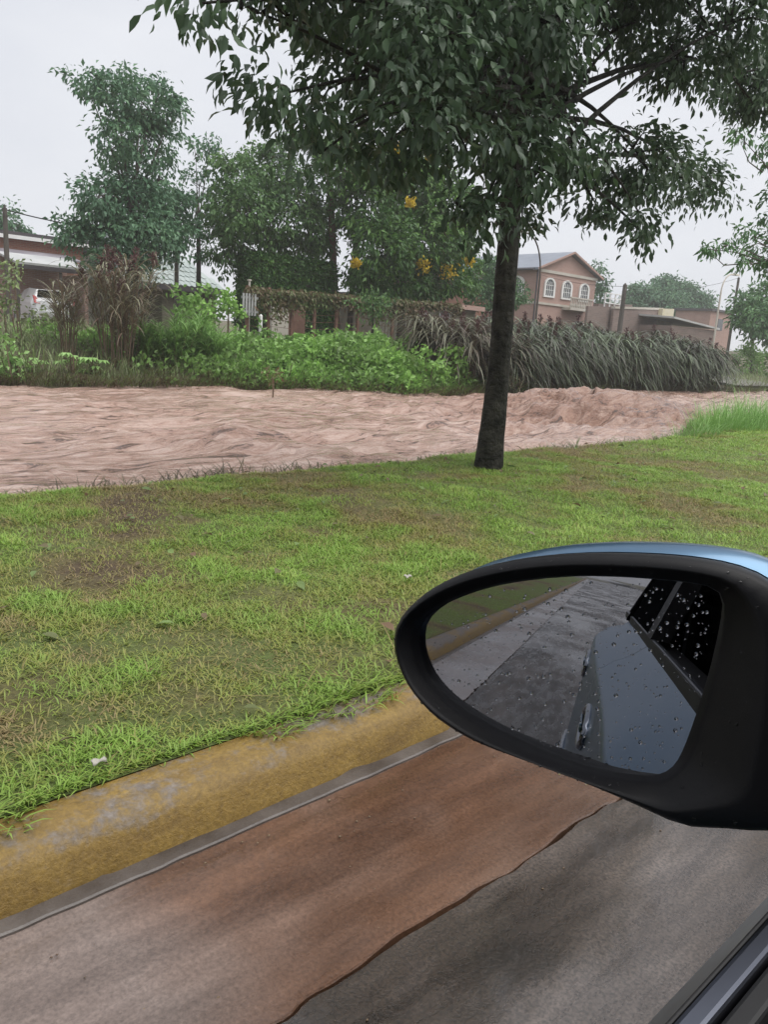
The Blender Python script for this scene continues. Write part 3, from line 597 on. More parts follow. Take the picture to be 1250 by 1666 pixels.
def mound(name, label, cat, X, lst, leaf, mt, cl, droop=0.3, stems=12, sq=0.9, group=None, tb=0.1, hexa=False):
    bl = blob_px(lst, X, sq); c0 = np.mean([b_[0] for b_ in bl], 0); base = (float(c0[0]), float(c0[1]), zg(c0[0], c0[1]))
    root = empty(name, base, label, cat, group); Pn, O, C, cen = crown_points(bl, cl[0], cl[1], cl[2], 0.5)
    zz = np.array([zbank(p[0], p[1]) if p[0] < -12 else zlawn(p[0], p[1]) for p in Pn]); Pn[:, 2] = np.maximum(Pn[:, 2], zz+0.03)
    leaf_mass('foliage', None, None, Pn, O, leaf, mt, np.clip(tb+0.4*C+0.45*rng.random(len(Pn)), 0, 1), droop, root, hexa)
    b = MB()
    for q in cen[rng.permutation(len(cen))[:stems]]:
        g = np.array([q[0]+0.2*random.uniform(-1, 1), q[1]+0.2*random.uniform(-1, 1), zg(q[0], q[1])-0.05]); b.tube([g, (g+q)/2+rng.normal(size=3)*0.06, q], [0.02, 0.014, 0.006], 5, False)
    b.build('stems', M['stem'], root)['kind'] = 'stuff'; return root
mound('vine_mound', 'bright green vine heaped over a wall below the grey-green tiled roof', 'vine', -23.5, [(310, 492, 26, 18), (345, 492, 34, 26), (378, 488, 22, 24), (330, 512, 44, 18), (375, 515, 24, 16), (295, 480, 14, 10)], (0.17, 0.12), M['creeper'], (8, 0.24, 26))
mound('leafy_shrub', 'green leafy shrub leaning over the water left of the street tree trunk', 'shrub', -16.6, [(715, 590, 38, 30), (740, 575, 16, 9), (700, 610, 42, 26), (735, 615, 26, 22), (745, 640, 22, 12), (672, 580, 30, 22), (752, 595, 10, 8), (690, 630, 34, 14)], (0.15, 0.085), M['creeper'], (16, 0.17, 22), stems=30)
mound('yellow_green_bush', 'yellow-green bush on the bank at the left picture edge', 'bush', -18.8, [(2, 585, 26, 30), (16, 600, 18, 14), (-20, 580, 34, 40)], (0.13, 0.07), M['bright'], (14, 0.18, 22), tb=0.3)
mound('grass_bank_bush', 'low green bush on the far bank past the end of the reeds', 'bush', -23.5, [(1215, 590, 26, 20), (1248, 595, 30, 24), (1225, 570, 20, 12)], (0.26, 0.12), M['bright'], (4, 0.32, 26))
mound('grey_weed_bush', 'grey-green weeds in front of the carport at the far left', 'bush', -22.5, [(20, 500, 34, 30), (60, 530, 40, 24), (10, 545, 40, 30), (100, 545, 40, 26), (28, 450, 20, 34), (5, 470, 22, 40)], (0.15, 0.07), M['weed'], (5, 0.25, 24), tb=0.05)
# castor plants with big lobed leaves
for k, (px, py, tx) in enumerate(((118, 575, 'large pale castor leaves on the left bank above the water'), (150, 590, 'single castor plant left of the tall brown reed clump base'), (57, 592, 'pale broad leaved weed on the left bank beside the yellow-green bush'))):
    c = onX(px, py, -19.2); g = zg(c[0], c[1]); root = empty('castor_plant', (float(c[0]), float(c[1]), g), tx, 'plant', 'castor plants on the left bank'); b = MB()
    for j in range(7):
        t = c+np.array([random.uniform(-.25, .3), random.uniform(-.3, .3), random.uniform(-.2, .15)]); b.tube([(c[0], c[1], g-0.05), (c+t)/2, t], [0.016, 0.011, 0.006], 5, False)
        a = np.linspace(0, 2*math.pi, 8)[:-1]; D = np.stack([np.cos(a), np.sin(a), -0.25+0*a], -1)
        leafmesh('leaf', np.repeat(t[None], 7, 0), D, np.tile([0.25, 0, 1.0], (7, 1)), np.full(7, 0.19), np.full(7, 0.085), 0.75+0.25*rng.random(7), M['bright'], root)['kind'] = 'stuff'
    b.build('stem', M['stem'], root)

# creeping cover on the slope: uncountable
n = 60000; yy = rng.random(n)*17+6.0; dd = rng.random(n)**0.9*5.2-0.15; xx = -(xf(yy)+dd)
dens = fbm(xx*0.8, yy*0.8, 81); keep = (rng.random(n) < np.clip(dens*2.2-0.35, 0, 1)) & (sstep(9.0, 12.5, yy+0.5*dd) > rng.random(n)); xx, yy, dd = xx[keep], yy[keep], dd[keep]; n = len(xx)
hh = (0.08+1.25*fbm(xx*0.9, yy*0.9, 83, 4)**2.2*sstep(-0.2, 1.2, dd)+0.35*(vnoise(xx*2.2, yy*2.2, 84) > 0.7)*rng.random(n))*(0.3+0.7*rng.random(n)); Pp = np.stack([xx, yy, zbank(xx, yy)+hh], -1)
Oo = unit(rng.normal(size=(n, 3))*0.7+np.array([0.5, 0, 0.8]))
o = leaf_mass('creeper_cover', None, None, Pp, Oo, (0.16, 0.095), M['creeper'], np.clip(0.1+0.5*rng.random(n)+0.5*(fbm(xx*0.9, yy*0.9, 85)-0.3), 0, 1), 0.1)
tag(o, 'low green creeping plants carpeting the far bank down to the water', 'ground cover', kind='stuff')
# mixed weeds over the left bank and behind
n = 30000; yy = rng.random(n)*60-2; dd = rng.random(n)*7; xx = -(xf(yy)+dd); keep = (rng.random(n) < 0.25+0.75*(yy < 12)); xx, yy, dd = xx[keep], yy[keep], dd[keep]; n = len(xx)
Pp = np.stack([xx, yy, zbank(xx, yy)-0.02], -1)
o = blademesh('bank_weeds', Pp, rng.random(n)*6.28, (0.25+0.55*fbm(xx*0.9, yy*0.9, 88))*(0.5+rng.random(n)), 0.016+0.02*rng.random(n), 0.1+0.3*rng.random(n), 0.7+1.3*rng.random(n), 4, np.clip(0.65*rng.random(n)+0.5*(fbm(xx*0.6, yy*0.6, 89)-0.25), 0, 1), M['weed'])
tag(o, 'tangled grey-green weeds and grasses covering the far bank', 'weeds', kind='stuff')
# fringe of brown flattened stalks at the waterline of the far bank
n = 9000; yy = rng.random(n)*46-2; xx = -(xf(yy)+rng.normal(size=n)*0.22-0.1); Pp = np.stack([xx, yy, np.maximum(zbank(xx, yy), -0.3)], -1)
o = blademesh('waterline_stalks', Pp, rng.normal(size=n)*0.7, 0.3+0.5*rng.random(n), 0.012+0.016*rng.random(n), 0.5+0.5*rng.random(n), 1.4+0.6*rng.random(n), 4, rng.random(n)**1.5, M['bankgrass'])
tag(o, 'dead brown stalks trailing in the water along the far bank', 'stalks', kind='stuff')

# ------------------------------------------------------------------ elephant grass
def reeds(name, label, spots, h, nb, mt, droop=(1.5, 2.6), lean=0.25, stems=8, wid=0.05, llen=(0.9, 0.7), plumes=0, low=0.35, bend=0.8, tb=0.0):
    """spots: list of (x, y, radius, height factor). culms with long arching leaves"""
    s0 = spots[len(spots)//2]; root = empty(name, (s0[0], s0[1], zg(s0[0], s0[1])), label, 'grass clump')
    Pn, A, Ln, W, l0, l1, T = [], [], [], [], [], [], []; st = MB(); pl = []
    for (x, y, r, hf) in spots:
        for _ in range(stems):
            a = random.random()*6.28; q = r*math.sqrt(random.random()); gx, gy = x+q*math.cos(a), y+q*math.sin(a); gz = zg(gx, gy)-0.05
            hh = h*hf*random.uniform(0.72, 1.05); ou = np.array([math.cos(a), math.sin(a), 0])*lean*(q/r)*hh*random.uniform(.5, 1.1)
            p0 = np.array([gx, gy, gz]); p1 = p0+ou*0.35+np.array([0, 0, hh*0.55]); p2 = p0+ou+np.array([0, 0, hh])
            st.tube([p0, p1, p2], [0.014, 0.011, 0.005], 5, False)
            k = max(4, int(nb/stems)); t = low+(1-low)*rng.random(k)**0.7; t = t[:, None]
            P_ = p0*(1-t)**2+2*p1*t*(1-t)+p2*t**2
            Pn.append(P_); A.append(rng.random(k)*6.28 if q/r < 0.65 else a+rng.normal(size=k)*1.2); Ln.append((llen[0]+llen[1]*rng.random(k))*hf**0.5); W.append(wid*(0.6+0.7*rng.random(k)))
            l0.append(0.15+0.4*rng.random(k)); l1.append(droop[0]+(droop[1]-droop[0])*rng.random(k)); T.append(np.clip(tb+random.choice((0.0, 0.05, 0.2, 0.3))+0.7*rng.random(k)**1.3, 0, 1))
            if random.random() < plumes: pl.append(p2)
    c = np.concatenate
    blademesh('leaf_blades', c(Pn), c(A), c(Ln), c(W), c(l0), c(l1), 7, c(T), mt, root, bend)['kind'] = 'stuff'
    st.build('stems', M['stem'], root)['kind'] = 'stuff'
    if pl:
        pl = np.array(pl); k = 46; Q = np.repeat(pl, k, 0)+np.stack([0.03*rng.normal(size=k*len(pl)), 0.03*rng.normal(size=k*len(pl)), 0.3*rng.random(k*len(pl))], -1)
        leafmesh('plumes', Q, rng.normal(size=(len(Q), 3))*0.5+np.array([0, 0, 0.7]), rng.normal(size=(len(Q), 3)), np.full(len(Q), 0.11), np.full(len(Q), 0.035), rng.random(len(Q)), M['plume'], root)['kind'] = 'stuff'
    return root
def reed_line(px0, px1, X, step, r, hf=(0.9, 1.1), rows=2, back=0.9):
    ya, yb = onX(px0, 600, X)[1], onX(px1, 600, X)[1]; out = []; y = ya
    while y < yb:
        for k in range(rows):
            xx = -(float(xf(y))+0.25+k*back+0.3*random.random()); out.append((xx, y+random.uniform(-.2, .2), r, random.uniform(*hf)))
        y += step
    return out
reeds('reed_clump', 'tall brown elephant grass clump with arching blades on the left bank', [(-19.9, 8.85, 0.24, 1.0), (-20.3, 9.2, 0.22, 1.05), (-20.1, 8.65, 0.2, 0.95)], 2.6, 210, M['reed_warm'], (1.7, 2.7), 0.3, 18, 0.042, (0.75, 0.7), plumes=0.35, low=0.22)
reeds('thin_reed_clump', 'thin brownish reeds in front of the carport, left of the tallest reed clump', [(-20.6, 7.75, 0.2, 0.9), (-21.0, 7.85, 0.2, 0.95)], 1.75, 120, M['reed_warm'], (1.3, 2.4), 0.3, 12, 0.04, (0.6, 0.5), low=0.45)
reeds('bright_grass_clump', 'bright green grass clump drooping right of the brown reeds', [(-19.9, 10.3, 0.4, 1.0), (-20.4, 11.0, 0.4, 1.1), (-19.7, 11.2, 0.35, 0.85), (-20.2, 9.7, 0.3, 0.9)], 1.05, 420, M['bright'], (1.4, 2.4), 0.45, 14, 0.035, (0.5, 0.5), low=0.1)
reeds('reed_stand', 'warm tinted reed clump left of the street tree trunk, blades hanging over the shrub', reed_line(745, 800, -17.0, 0.75, 0.4, (0.95, 1.1), 3, 0.7), 1.75, 300, M['reed_mid'], (2.0, 3.0), 0.3, 10, 0.055, (1.0, 0.8), plumes=0.3, low=0.3, bend=0.55)
reeds('reed_stand', 'dark drooping elephant grass stand just right of the street tree trunk', reed_line(812, 968, -17.5, 0.75, 0.45, (0.8, 1.15), 3, 0.8), 1.9, 330, M['reed'], (2.2, 3.05), 0.26, 9, 0.062, (1.1, 0.9), plumes=0.3, low=0.2, bend=0.45)
reeds('reed_stand', 'long dark elephant grass stand at the river bend, right of the gap', reed_line(990, 1155, -17.6, 0.95, 0.55, (0.78, 1.15), 3, 0.9), 1.95, 320, M['reed'], (2.1, 3.05), 0.26, 8, 0.068, (1.15, 0.9), plumes=0.3, low=0.2, bend=0.45)
reeds('green_reed_clump', 'green grass tuft filling the gap between the two dark reed stands', [(-(float(xf(y))+0.9), y, 0.45, 1.0) for y in (28.6, 29.3, 30.0)], 1.7, 160, M['weed'], (1.4, 2.4), 0.3, 8, 0.045, (0.7, 0.6))
q = onZ(880, 640, -0.15)
reeds('bent_reed_clump', 'flattened pale reed tuft bent into the water right of the trunk', [(-(float(xf(19.8))+0.0), 19.8, 0.4, 0.8), (-(float(xf(20.6))), 20.7, 0.35, 0.75)], 0.8, 150, M['reed_warm'], (1.7, 2.8), 0.7, 10, 0.04, (0.6, 0.5), tb=0.15)

# ------------------------------------------------------------------ fence with vines
FX = -24.2
fy0, fy1 = onX(398, 480, FX)[1], onX(748, 500, FX)[1]
fence = empty('vine_fence', (FX, (fy0+fy1)/2, zg(FX, (fy0+fy1)/2)), 'rusty wire fence overgrown with brown and green vines behind the creepers', 'fence')
posts = [onX(p, 500, FX)[1] for p in (402, 437, 475, 512, 548, 583, 640, 690, 740)]
for y in posts:
    b = MB(); z = zg(FX, y); b.box(FX-0.05, FX+0.05, y-0.05, y+0.05, z-0.2, 2.78+0.012*(y-fy0)); b.build('post', M['rust'], fence)
for k in range(7):
    z = 1.15+k*0.26; b = MB(); b.tube([(FX+0.06, fy0+(fy1-fy0)*t, z+0.02*(fy1-fy0)*t*0.9-0.04*math.sin(t*28)**2) for t in np.linspace(0, 1, 40)], [0.008]*40, 5); b.build('wire', M['rust'], fence)
n = 9000; yy = fy0+(fy1-fy0)*rng.random(n); zz = 2.72+0.02*(yy-fy0)-np.abs(rng.normal(size=n))*0.42*(0.25+1.5*fbm(yy*0.9, 0*yy, 91)**2); Pp = np.stack([FX+0.08+rng.normal(size=n)*0.1, yy, zz], -1)
o = leaf_mass('vine', None, None, Pp, np.tile([1.0, 0, 0.2], (n, 1)), (0.14, 0.075), M['vine'], np.clip(0.05+0.5*rng.random(n)+0.9*(fbm(yy*0.6, zz*0.9, 92)-0.42), 0, 1), 0.8, fence); o['kind'] = 'stuff'
def thing_box(name, label, cat, parts, base):
    root = empty(name, base, label, cat)
    for nm, mt, bx in parts:
        b = MB(); b.box(*bx); b.build(nm, mt, root)
    return root
y = onX(402, 490, -24.0)[1]; g = empty('slatted_gate', (-23.9, y, 1.0), 'narrow white slatted gate at the left end of the vine fence', 'gate')
for k in range(5):
    b = MB(); b.box(-23.93, -23.9, y-0.24+k*0.12, y-0.17+k*0.12, 1.75, 2.5); b.build('slat', M['galv'], g)
for z in (1.85, 2.32):
    b = MB(); b.box(-23.96, -23.932, y-0.27, y+0.42, z, z+0.08); b.build('rail', M['galv'], g)
y = onX(406, 450, -25.0)[1]; b = MB(); b.tube([(-25, y, 0.9), (-25, y, 3.0)], [0.04, 0.04], 8); b.box(-25.06, -24.94, y-0.06, y+0.06, 3.0, 3.05); o = b.build('white_post', M['cream']); tag(o, 'slim white post standing behind the white slatted gate', 'post')
y = onX(424, 525, -22.6)[1]; b = MB(); b.box(-22.65, -22.55, y-0.04, y+0.04, 0.8, 1.75); b.add([(-22.65, y-0.04, 1.75), (-22.55, y-0.04, 1.75), (-22.55, y+0.04, 1.75), (-22.65, y+0.04, 1.75), (-22.6, y, 1.8)], [(0, 1, 4), (1, 2, 4), (2, 3, 4), (3, 0, 4)])
tag(b.build('marker_post', M['white']), 'short white marker post in the weeds below the vine fence', 'post')
# young tree stake in front of the fence
y = onX(606, 520, -22.4)[1]; r_ = empty('sapling', (-22.4, y, 0.7), 'thin dark sapling in front of the right half of the vine fence', 'tree'); b = MB(); b.tube([(-22.4, y, 0.6), (-22.38, y+0.03, 1.5), (-22.4, y, 2.7)], [0.05, 0.04, 0.02], 7); b.build('trunk', M['bark'], r_)
k = 420; gq = rng.normal(size=(k, 3))*np.array([0.3, 0.38, 0.25])+np.array([-22.4, y, 2.5]); leaf_mass('crown', None, None, gq, unit(rng.normal(size=(k, 3))), (0.17, 0.07), M['tree_mid'], rng.random(k), 0.6, r_)
# white pickets right part
y0p = onX(618, 520, -27.0)[1]; g = empty('picket_fence', (-27, y0p+1.2, 1.0), 'low pale picket fence behind the right half of the vine fence', 'fence')
for k in range(11):
    b = MB(); b.box(-27.03, -26.99, y0p+k*0.2, y0p+k*0.2+0.09, 1.0, 2.25); b.build('picket', M['cream'], g)
b = MB(); b.box(-27.07, -27.032, y0p-0.1, y0p+2.3, 1.9, 1.98); b.build('rail', M['cream'], g)
# rendered garden wall behind fence, greenish panel
def rect_wall(name, label, mt, X, pxa, pxb, ztop, cat='wall', coping=None):
    ya, yb = onX(pxa, 510, X)[1], onX(pxb, 510, X)[1]; r = empty(name, (X, (ya+yb)/2, zg(X, (ya+yb)/2)), label, cat)
    b = MB(); b.box(X-0.2, X, ya, yb, 0.2, ztop); b.build('wall', mt, r)
    if coping: b = MB(); b.box(X-0.25, X+0.05, ya-0.03, yb+0.03, ztop+0.002, ztop+0.14); b.build('coping', coping, r)
    return r
rect_wall('garden_wall', 'pale green rendered wall section seen through the vine fence', M['cream'], -26.2, 443, 470, 2.35)
rect_wall('garden_wall', 'brown rendered wall section behind the vine fence left of centre', M['rust'], -26.6, 470, 497, 2.45)

# ------------------------------------------------------------------ buildings
def arch_window(root, X, yc, z0, w, h, axis='Y', mt_pane=None, bars=3):
    """window on a face; axis 'Y': face looks to +x at x = X. axis 'X': face looks to -y at y = X"""
    def T(a, d, z): return (X+d, a, z) if axis == 'Y' else (a, X-d, z)
    def ring(w_, h_, z_, n=8, arch=0.35):
        hw = w_/2; pts = [(-hw, z_), (hw, z_), (hw, z_+h_*(1-arch))]
        for k in range(1, n): a = math.pi*k/n; pts.append((hw*math.cos(a), z_+h_*(1-arch)+h_*arch*math.sin(a)))
        pts.append((-hw, z_+h_*(1-arch))); return pts
    o = ring(w*1.42, h*1.2, z0-0.1*h); i = ring(w, h, z0); n = len(o); b = MB()
    vs = [T(yc+p[0], 0.10, p[1]) for p in o]+[T(yc+p[0], 0.10, p[1]) for p in i]+[T(yc+p[0], -0.02, p[1]) for p in o]+[T(yc+p[0], 0.03, p[1]) for p in i]
    fs = []
    for k in range(n):
        k2 = (k+1) % n; fs += [(k, k2, n+k2, n+k), (k, k2, 2*n+k2, 2*n+k), (n+k, n+k2, 3*n+k2, 3*n+k)]
    b.add(vs, fs); win = b.build('window', M['white'], root)
    b = MB(); b.add([T(yc+p[0], 0.035, p[1]) for p in i], [tuple(range(n))]); b.build('pane', M['pane'], win)
    b = MB()
    for k in range(bars):
        a = yc-w/2+w*(k+1)/(bars+1)
        p0, p1 = T(a-0.02, 0.04, z0), T(a+0.02, 0.07, z0+h*0.86); b.box(min(p0[0], p1[0]), max(p0[0], p1[0]), min(p0[1], p1[1]), max(p0[1], p1[1]), z0, z0+h*0.86)
    for zz in (z0+h*0.33, z0+h*0.62):
        p0, p1 = T(yc-w/2, 0.072, 0), T(yc+w/2, 0.08, 0); b.box(min(p0[0], p1[0]), max(p0[0], p1[0]), min(p0[1], p1[1]), max(p0[1], p1[1]), zz, zz+0.04)
    b.build('glazing_bar', M['white'], win)
    return win
# two-storey brick house with gable to the river
HX, HY0, HY1, HZ, EAVE, APEX = -36.0, 47.35, 54.9, 1.0, 6.95, 8.32; HB = -56.0; YM = (HY0+HY1)/2
hs = empty('gable_house', (HX-8, YM, HZ), 'two-storey terracotta brick house with gable, white arched windows and slate roof', 'house')
b = MB(); b.prism([(HX, HY0, 0.5), (HX, HY1, 0.5), (HX, HY1, EAVE), (HX, YM, APEX-0.06), (HX, HY0, EAVE)], (HB-HX, 0, 0)); b.build('wall', M['brick_house'], hs)
sl = (APEX-EAVE)/(YM-HY0); rf = MB()
for s, yo in ((1, HY0), (-1, HY1)):
    e = 0.45*s; A = (yo-e, EAVE-0.45*sl); B_ = (YM, APEX)
    rf.prism([(HX+0.35, A[0], A[1]), (HX+0.35, B_[0], B_[1]), (HX+0.35, B_[0], B_[1]+0.16), (HX+0.35, A[0], A[1]+0.16)], (HB-HX-0.7, 0, 0))
roof = rf.build('roof', M['slate'], hs)
for s, yo in ((1, HY0), (-1, HY1)):
    b = MB(); e = 0.45*s; b.prism([(HX+0.37, yo-e, EAVE-0.45*sl+0.02), (HX+0.37, YM, APEX+0.02), (HX+0.37, YM, APEX+0.17), (HX+0.37, yo-e, EAVE-0.45*sl+0.17)], (0.05, 0, 0)); b.build('bargeboard', M['brick_house'], roof)
b = MB(); b.tube([(HX, HY0-0.5, EAVE-0.12), (HB, HY0-0.5, EAVE-0.12)], [0.09, 0.09], 6); b.build('gutter_pipe', M['darkroof'], roof)
b = MB(); b.tube([(HX+0.1, HY0-0.12, EAVE-0.1), (HX+0.1, HY0-0.12, 1.0)], [0.07, 0.07], 6); b.build('downpipe', M['darkroof'], hs)
for z, hh in ((6.72, 0.2), (4.45, 0.16)):
    b = MB(); b.box(HX+0.002, HX+0.1, HY0-0.06, HY1+0.06, z, z+hh); b.build('string_course', M['cream'], hs)
b = MB(); b.box(HB, HX-0.01, HY0-0.07, HY0-0.002, 4.45, 4.61); b.build('string_course', M['cream'], hs)
for px in (894, 922.5, 951): arch_window(hs, HX, onX(px, 468, HX)[1], 5.12, 0.95, 1.18)
for px in (841,): arch_window(hs, HY0, onY(px, 462, HY0)[0], 5.12, 1.1, 1.2, axis='X')
arch_window(hs, HY0, onY(800, 462, HY0)[0], 5.12, 1.1, 1.2, axis='X')
yb = onX(935, 485, HX)[1]; bal = MB(); bal.box(HX+0.002, HX+0.8, yb-1.5, yb+1.4, 4.25, 4.43); bo = bal.build('balcony', M['cream'], hs)
for k in range(13):
    b = MB(); y = yb-1.4+k*0.225; b.tube([(HX+0.72, y, 4.43), (HX+0.72, y, 4.6), (HX+0.72, y, 4.8), (HX+0.72, y, 5.1)], [0.05, 0.075, 0.04, 0.05], 6); b.build('baluster', M['cream'], bo)
b = MB(); b.box(HX+0.64, HX+0.8, yb-1.5, yb+1.4, 5.102, 5.2); b.build('handrail', M['cream'], bo)
arch_window(hs, HX, onX(945, 500, HX)[1], 1.9, 1.2, 1.5)
# brick wing glimpsed left of the trunk
wg = empty('brick_wing', (-47, 46, 1.0), 'brick building with white sill glimpsed between the flowering tree and small tree', 'house')
xa, xb2 = onY(742, 470, 45)[0], onY(772, 470, 45)[0]; b = MB(); b.box(xa-1.5, xb2, 45, 49, 0.8, 5.9); b.build('wall', M['brick_red'], wg)
b = MB(); b.box(xa-0.6, xb2-0.3, 44.86, 44.998, 5.35, 5.5); b.build('sill', M['white'], wg); b = MB(); b.box(xa-0.4, xb2-0.5, 44.95, 44.997, 5.502, 5.85); b.build('pane', M['pane'], wg)
b = MB(); b.box(xa-1.8, xb2+0.3, 44.6, 49.3, 5.902, 6.05); b.build('roof', M['slate'], wg)
# low house behind fence with lattice window
DX = -32.0; ya, yb = onX(560, 500, DX)[1], onX(775, 500, DX)[1]
dh = empty('low_house', (DX-3, (ya+yb)/2, 1.0), 'low olive-brown house behind the fence with white lattice window and pink fascia', 'house')
b = MB(); b.box(DX-6, DX, ya, yb, 0.6, 3.35); b.build('wall', M['olive'], dh)
b = MB(); b.box(DX-6.3, DX+0.4, ya-0.3, yb+0.3, 3.352, 3.46); b.build('roof', M['darkroof'], dh)
b = MB(); yq = onX(718, 495, DX)[1]; b.box(DX+0.41, DX+0.46, yq, yb+0.3, 3.22, 3.48); b.build('fascia', M['brick_house'], dh)
def plain_window(root, X, px0, px1, z0, z1, frame, nb=3, nh=5):
    a, c = onX(px0, 505, X)[1], onX(px1, 505, X)[1]; b = MB()
    b.box(X+0.002, X+0.06, a-0.07, c+0.07, z0-0.08, z0); b.box(X+0.002, X+0.06, a-0.07, c+0.07, z1, z1+0.08); b.box(X+0.002, X+0.06, a-0.07, a, z0, z1); b.box(X+0.002, X+0.06, c, c+0.07, z0, z1)
    w_ = b.build('window', frame, root); b = MB(); b.box(X+0.003, X+0.02, a, c, z0, z1); b.build('pane', M['pane'], w_)
    b = MB()
    for k in range(nb): y = a+(c-a)*(k+1)/(nb+1); b.box(X+0.022, X+0.05, y-0.018, y+0.018, z0, z1)
    for k in range(nh): z = z0+(z1-z0)*(k+1)/(nh+1); b.box(X+0.051, X+0.07, a, c, z-0.03, z+0.03)
    b.build('glazing_bar', frame, w_); return w_
plain_window(dh, DX, 681, 693, 2.35, 3.02, M['white'], 3, 7); plain_window(dh, DX, 716, 731, 2.35, 3.02, M['galv'], 1, 1)
# left brick block with dark roof edge, sheet-metal lean-to and carport
BX = -40.0
bb = empty('brick_block', (BX-4, 13, 1.0), 'dark red brick building with white-edged flat roof at the far left', 'house')
yl, yr = 5.0, onX(135, 400, BX)[1]; zt = onX(50, 381, BX)[2]
b = MB(); b.box(BX-8, BX, yl, yr, 0.8, zt-0.32); b.build('wall', M['brick_red'], bb)
b = MB(); b.box(BX-8.3, BX+0.3, yl-0.3, yr+0.3, zt-0.31, zt); rf = b.build('roof', M['darkroof'], bb)
b = MB(); b.box(BX+0.302, BX+0.36, yl-0.3, yr+0.32, zt-0.33, zt-0.16); b.build('fascia', M['white'], rf)
z1 = onX(50, 411, BX)[2]; z2 = onX(50, 419, BX+1.8)[2]; yr2 = onX(122, 420, BX+1)[1]
b = MB(); b.prism([(BX+0.01, yl, z1), (BX+1.9, yl, z2), (BX+1.9, yl, z2+0.07), (BX+0.01, yl, z1+0.07)], (0, yr2-yl, 0)); b.build('lean_to_roof', M['sheet'], bb)
y0c, y1c = onX(17, 428, -36)[1], onX(136, 436, -36)[1]; zc0, zc1 = onX(70, 433, -35.4)[2], onX(70, 420, -38.0)[2]
cp = empty('carport', (-36.5, (y0c+y1c)/2, 1.0), 'open carport with bright white sheet roof and brick back wall at far left', 'carport')
b = MB(); b.prism([(-35.4, y0c, zc0), (-38.0, y0c, zc1), (-38.0, y0c, zc1+0.09), (-35.4, y0c, zc0+0.09)], (0, y1c-y0c, 0)); b.build('roof', M['sheet_white'], cp)
b = MB(); b.box(-35.5, -35.402, y0c, y1c, zc0-0.18, zc0-0.002); b.build('beam', M['darkroof'], cp)
b = MB(); b.box(-38.15, -38.01, y0c-0.4, y1c, 0.8, zc1+0.02); b.build('back_wall', M['brick_house'], cp)
b = MB(); b.box(-38.0, -35.6, y1c-0.16, y1c, 0.8, zc0-0.19); b.build('side_wall', M['brick_house'], cp)
for y in (y0c+0.1, (y0c+y1c)/2+0.35):
    b = MB(); b.tube([(-35.55, y, 0.9), (-35.55, y, zc0-0.19)], [0.07, 0.07], 8); b.build('post', M['pole'], cp)
cw = empty('cream_house', (-43, 17, 1.0), 'plain cream rendered house end between the carport and tallest tree', 'house')
ya, yb = onX(118, 430, -41)[1], onX(200, 430, -41)[1]; b = MB(); b.box(-46, -41, ya, yb, 0.8, onX(150, 412, -41)[2]); b.build('wall', M['cream'], cw)
b = MB(); b.box(-46.3, -40.7, ya-0.2, yb+0.2, onX(150, 412, -41)[2]+0.002, onX(150, 408, -41)[2]); b.build('roof', M['darkroof'], cw)
# house with grey-green tiled roof
RX = -37.0; ga = onX(268, 468, RX)[1]; gb = onX(362, 468, RX)[1]; ze = onX(320, 467, RX)[2]; rt = empty('tiled_house', (RX-3, (ga+gb)/2, 1.0), 'house with steep grey-green tiled roof glimpsed under the trees', 'house')
b = MB(); b.box(RX-7, RX-0.3, ga, gb-0.2, 0.8, ze-0.02); b.build('wall', M['olive'], rt)
zr_ = ze+3.0; ridge0, ridge1 = ga-1.6, gb-2.9; RD = 3.6      # hipped roof, ridge along y
rb = MB(); rb.add([(RX+0.1, ga-2.2, ze), (RX+0.1, gb+0.1, ze), (RX-RD, ridge1, zr_), (RX-RD, ridge0, zr_), (RX-2*RD, gb+0.1, ze), (RX-2*RD, ga-2.2, ze)], [(0, 1, 2, 3), (1, 4, 2), (4, 5, 3, 2), (5, 0, 3), (0, 5, 4, 1)])
rr = rb.build('roof', M['tile'], rt)
tl = MB(); e0 = np.array([RX+0.1, 0, ze]); up = np.array([-RD-0.1, 0, zr_-ze]); nrm = np.array([zr_-ze, 0, RD+0.1]); nrm /= np.linalg.norm(nrm)
for r in range(12):
    for k in range(26):
        t0, t1 = r/12, (r+1.15)/12; y = ga-2.2+0.3*k+(0.15 if r % 2 else 0); lim = gb+0.1+(ridge1-gb-0.1)*t0
        if y+0.28 > lim or y < ga-2.2+(ridge0-ga+2.2)*t0: continue
        p = e0+up*t0+np.array([0, y, 0])+nrm*0.05; q = e0+up*min(t1, 1)+np.array([0, y, 0])+nrm*0.012
        tl.add([p, p+np.array([0, 0.14, 0])-up*0.02, p+np.array([0, 0.28, 0]), q+np.array([0, 0.28, 0]), q], [(0, 1, 2, 3, 4)]); 
        tl.add([p, p+np.array([0, 0.14, 0])-up*0.02, p+np.array([0, 0.28, 0]), p+np.array([0, 0.28, 0])-nrm*0.045, p+np.array([0, 0.14, 0])-up*0.02-nrm*0.045, p-nrm*0.045], [(0, 1, 4, 5), (1, 2, 3, 4)])
tl.build('tile_courses', M['tile'], rr)['kind'] = 'stuff'
b = MB(); b.box(RX+0.102, RX+0.18, ga-2.2, gb+0.12, ze-0.28, ze-0.01); b.build('fascia', M['darkroof'], rr)
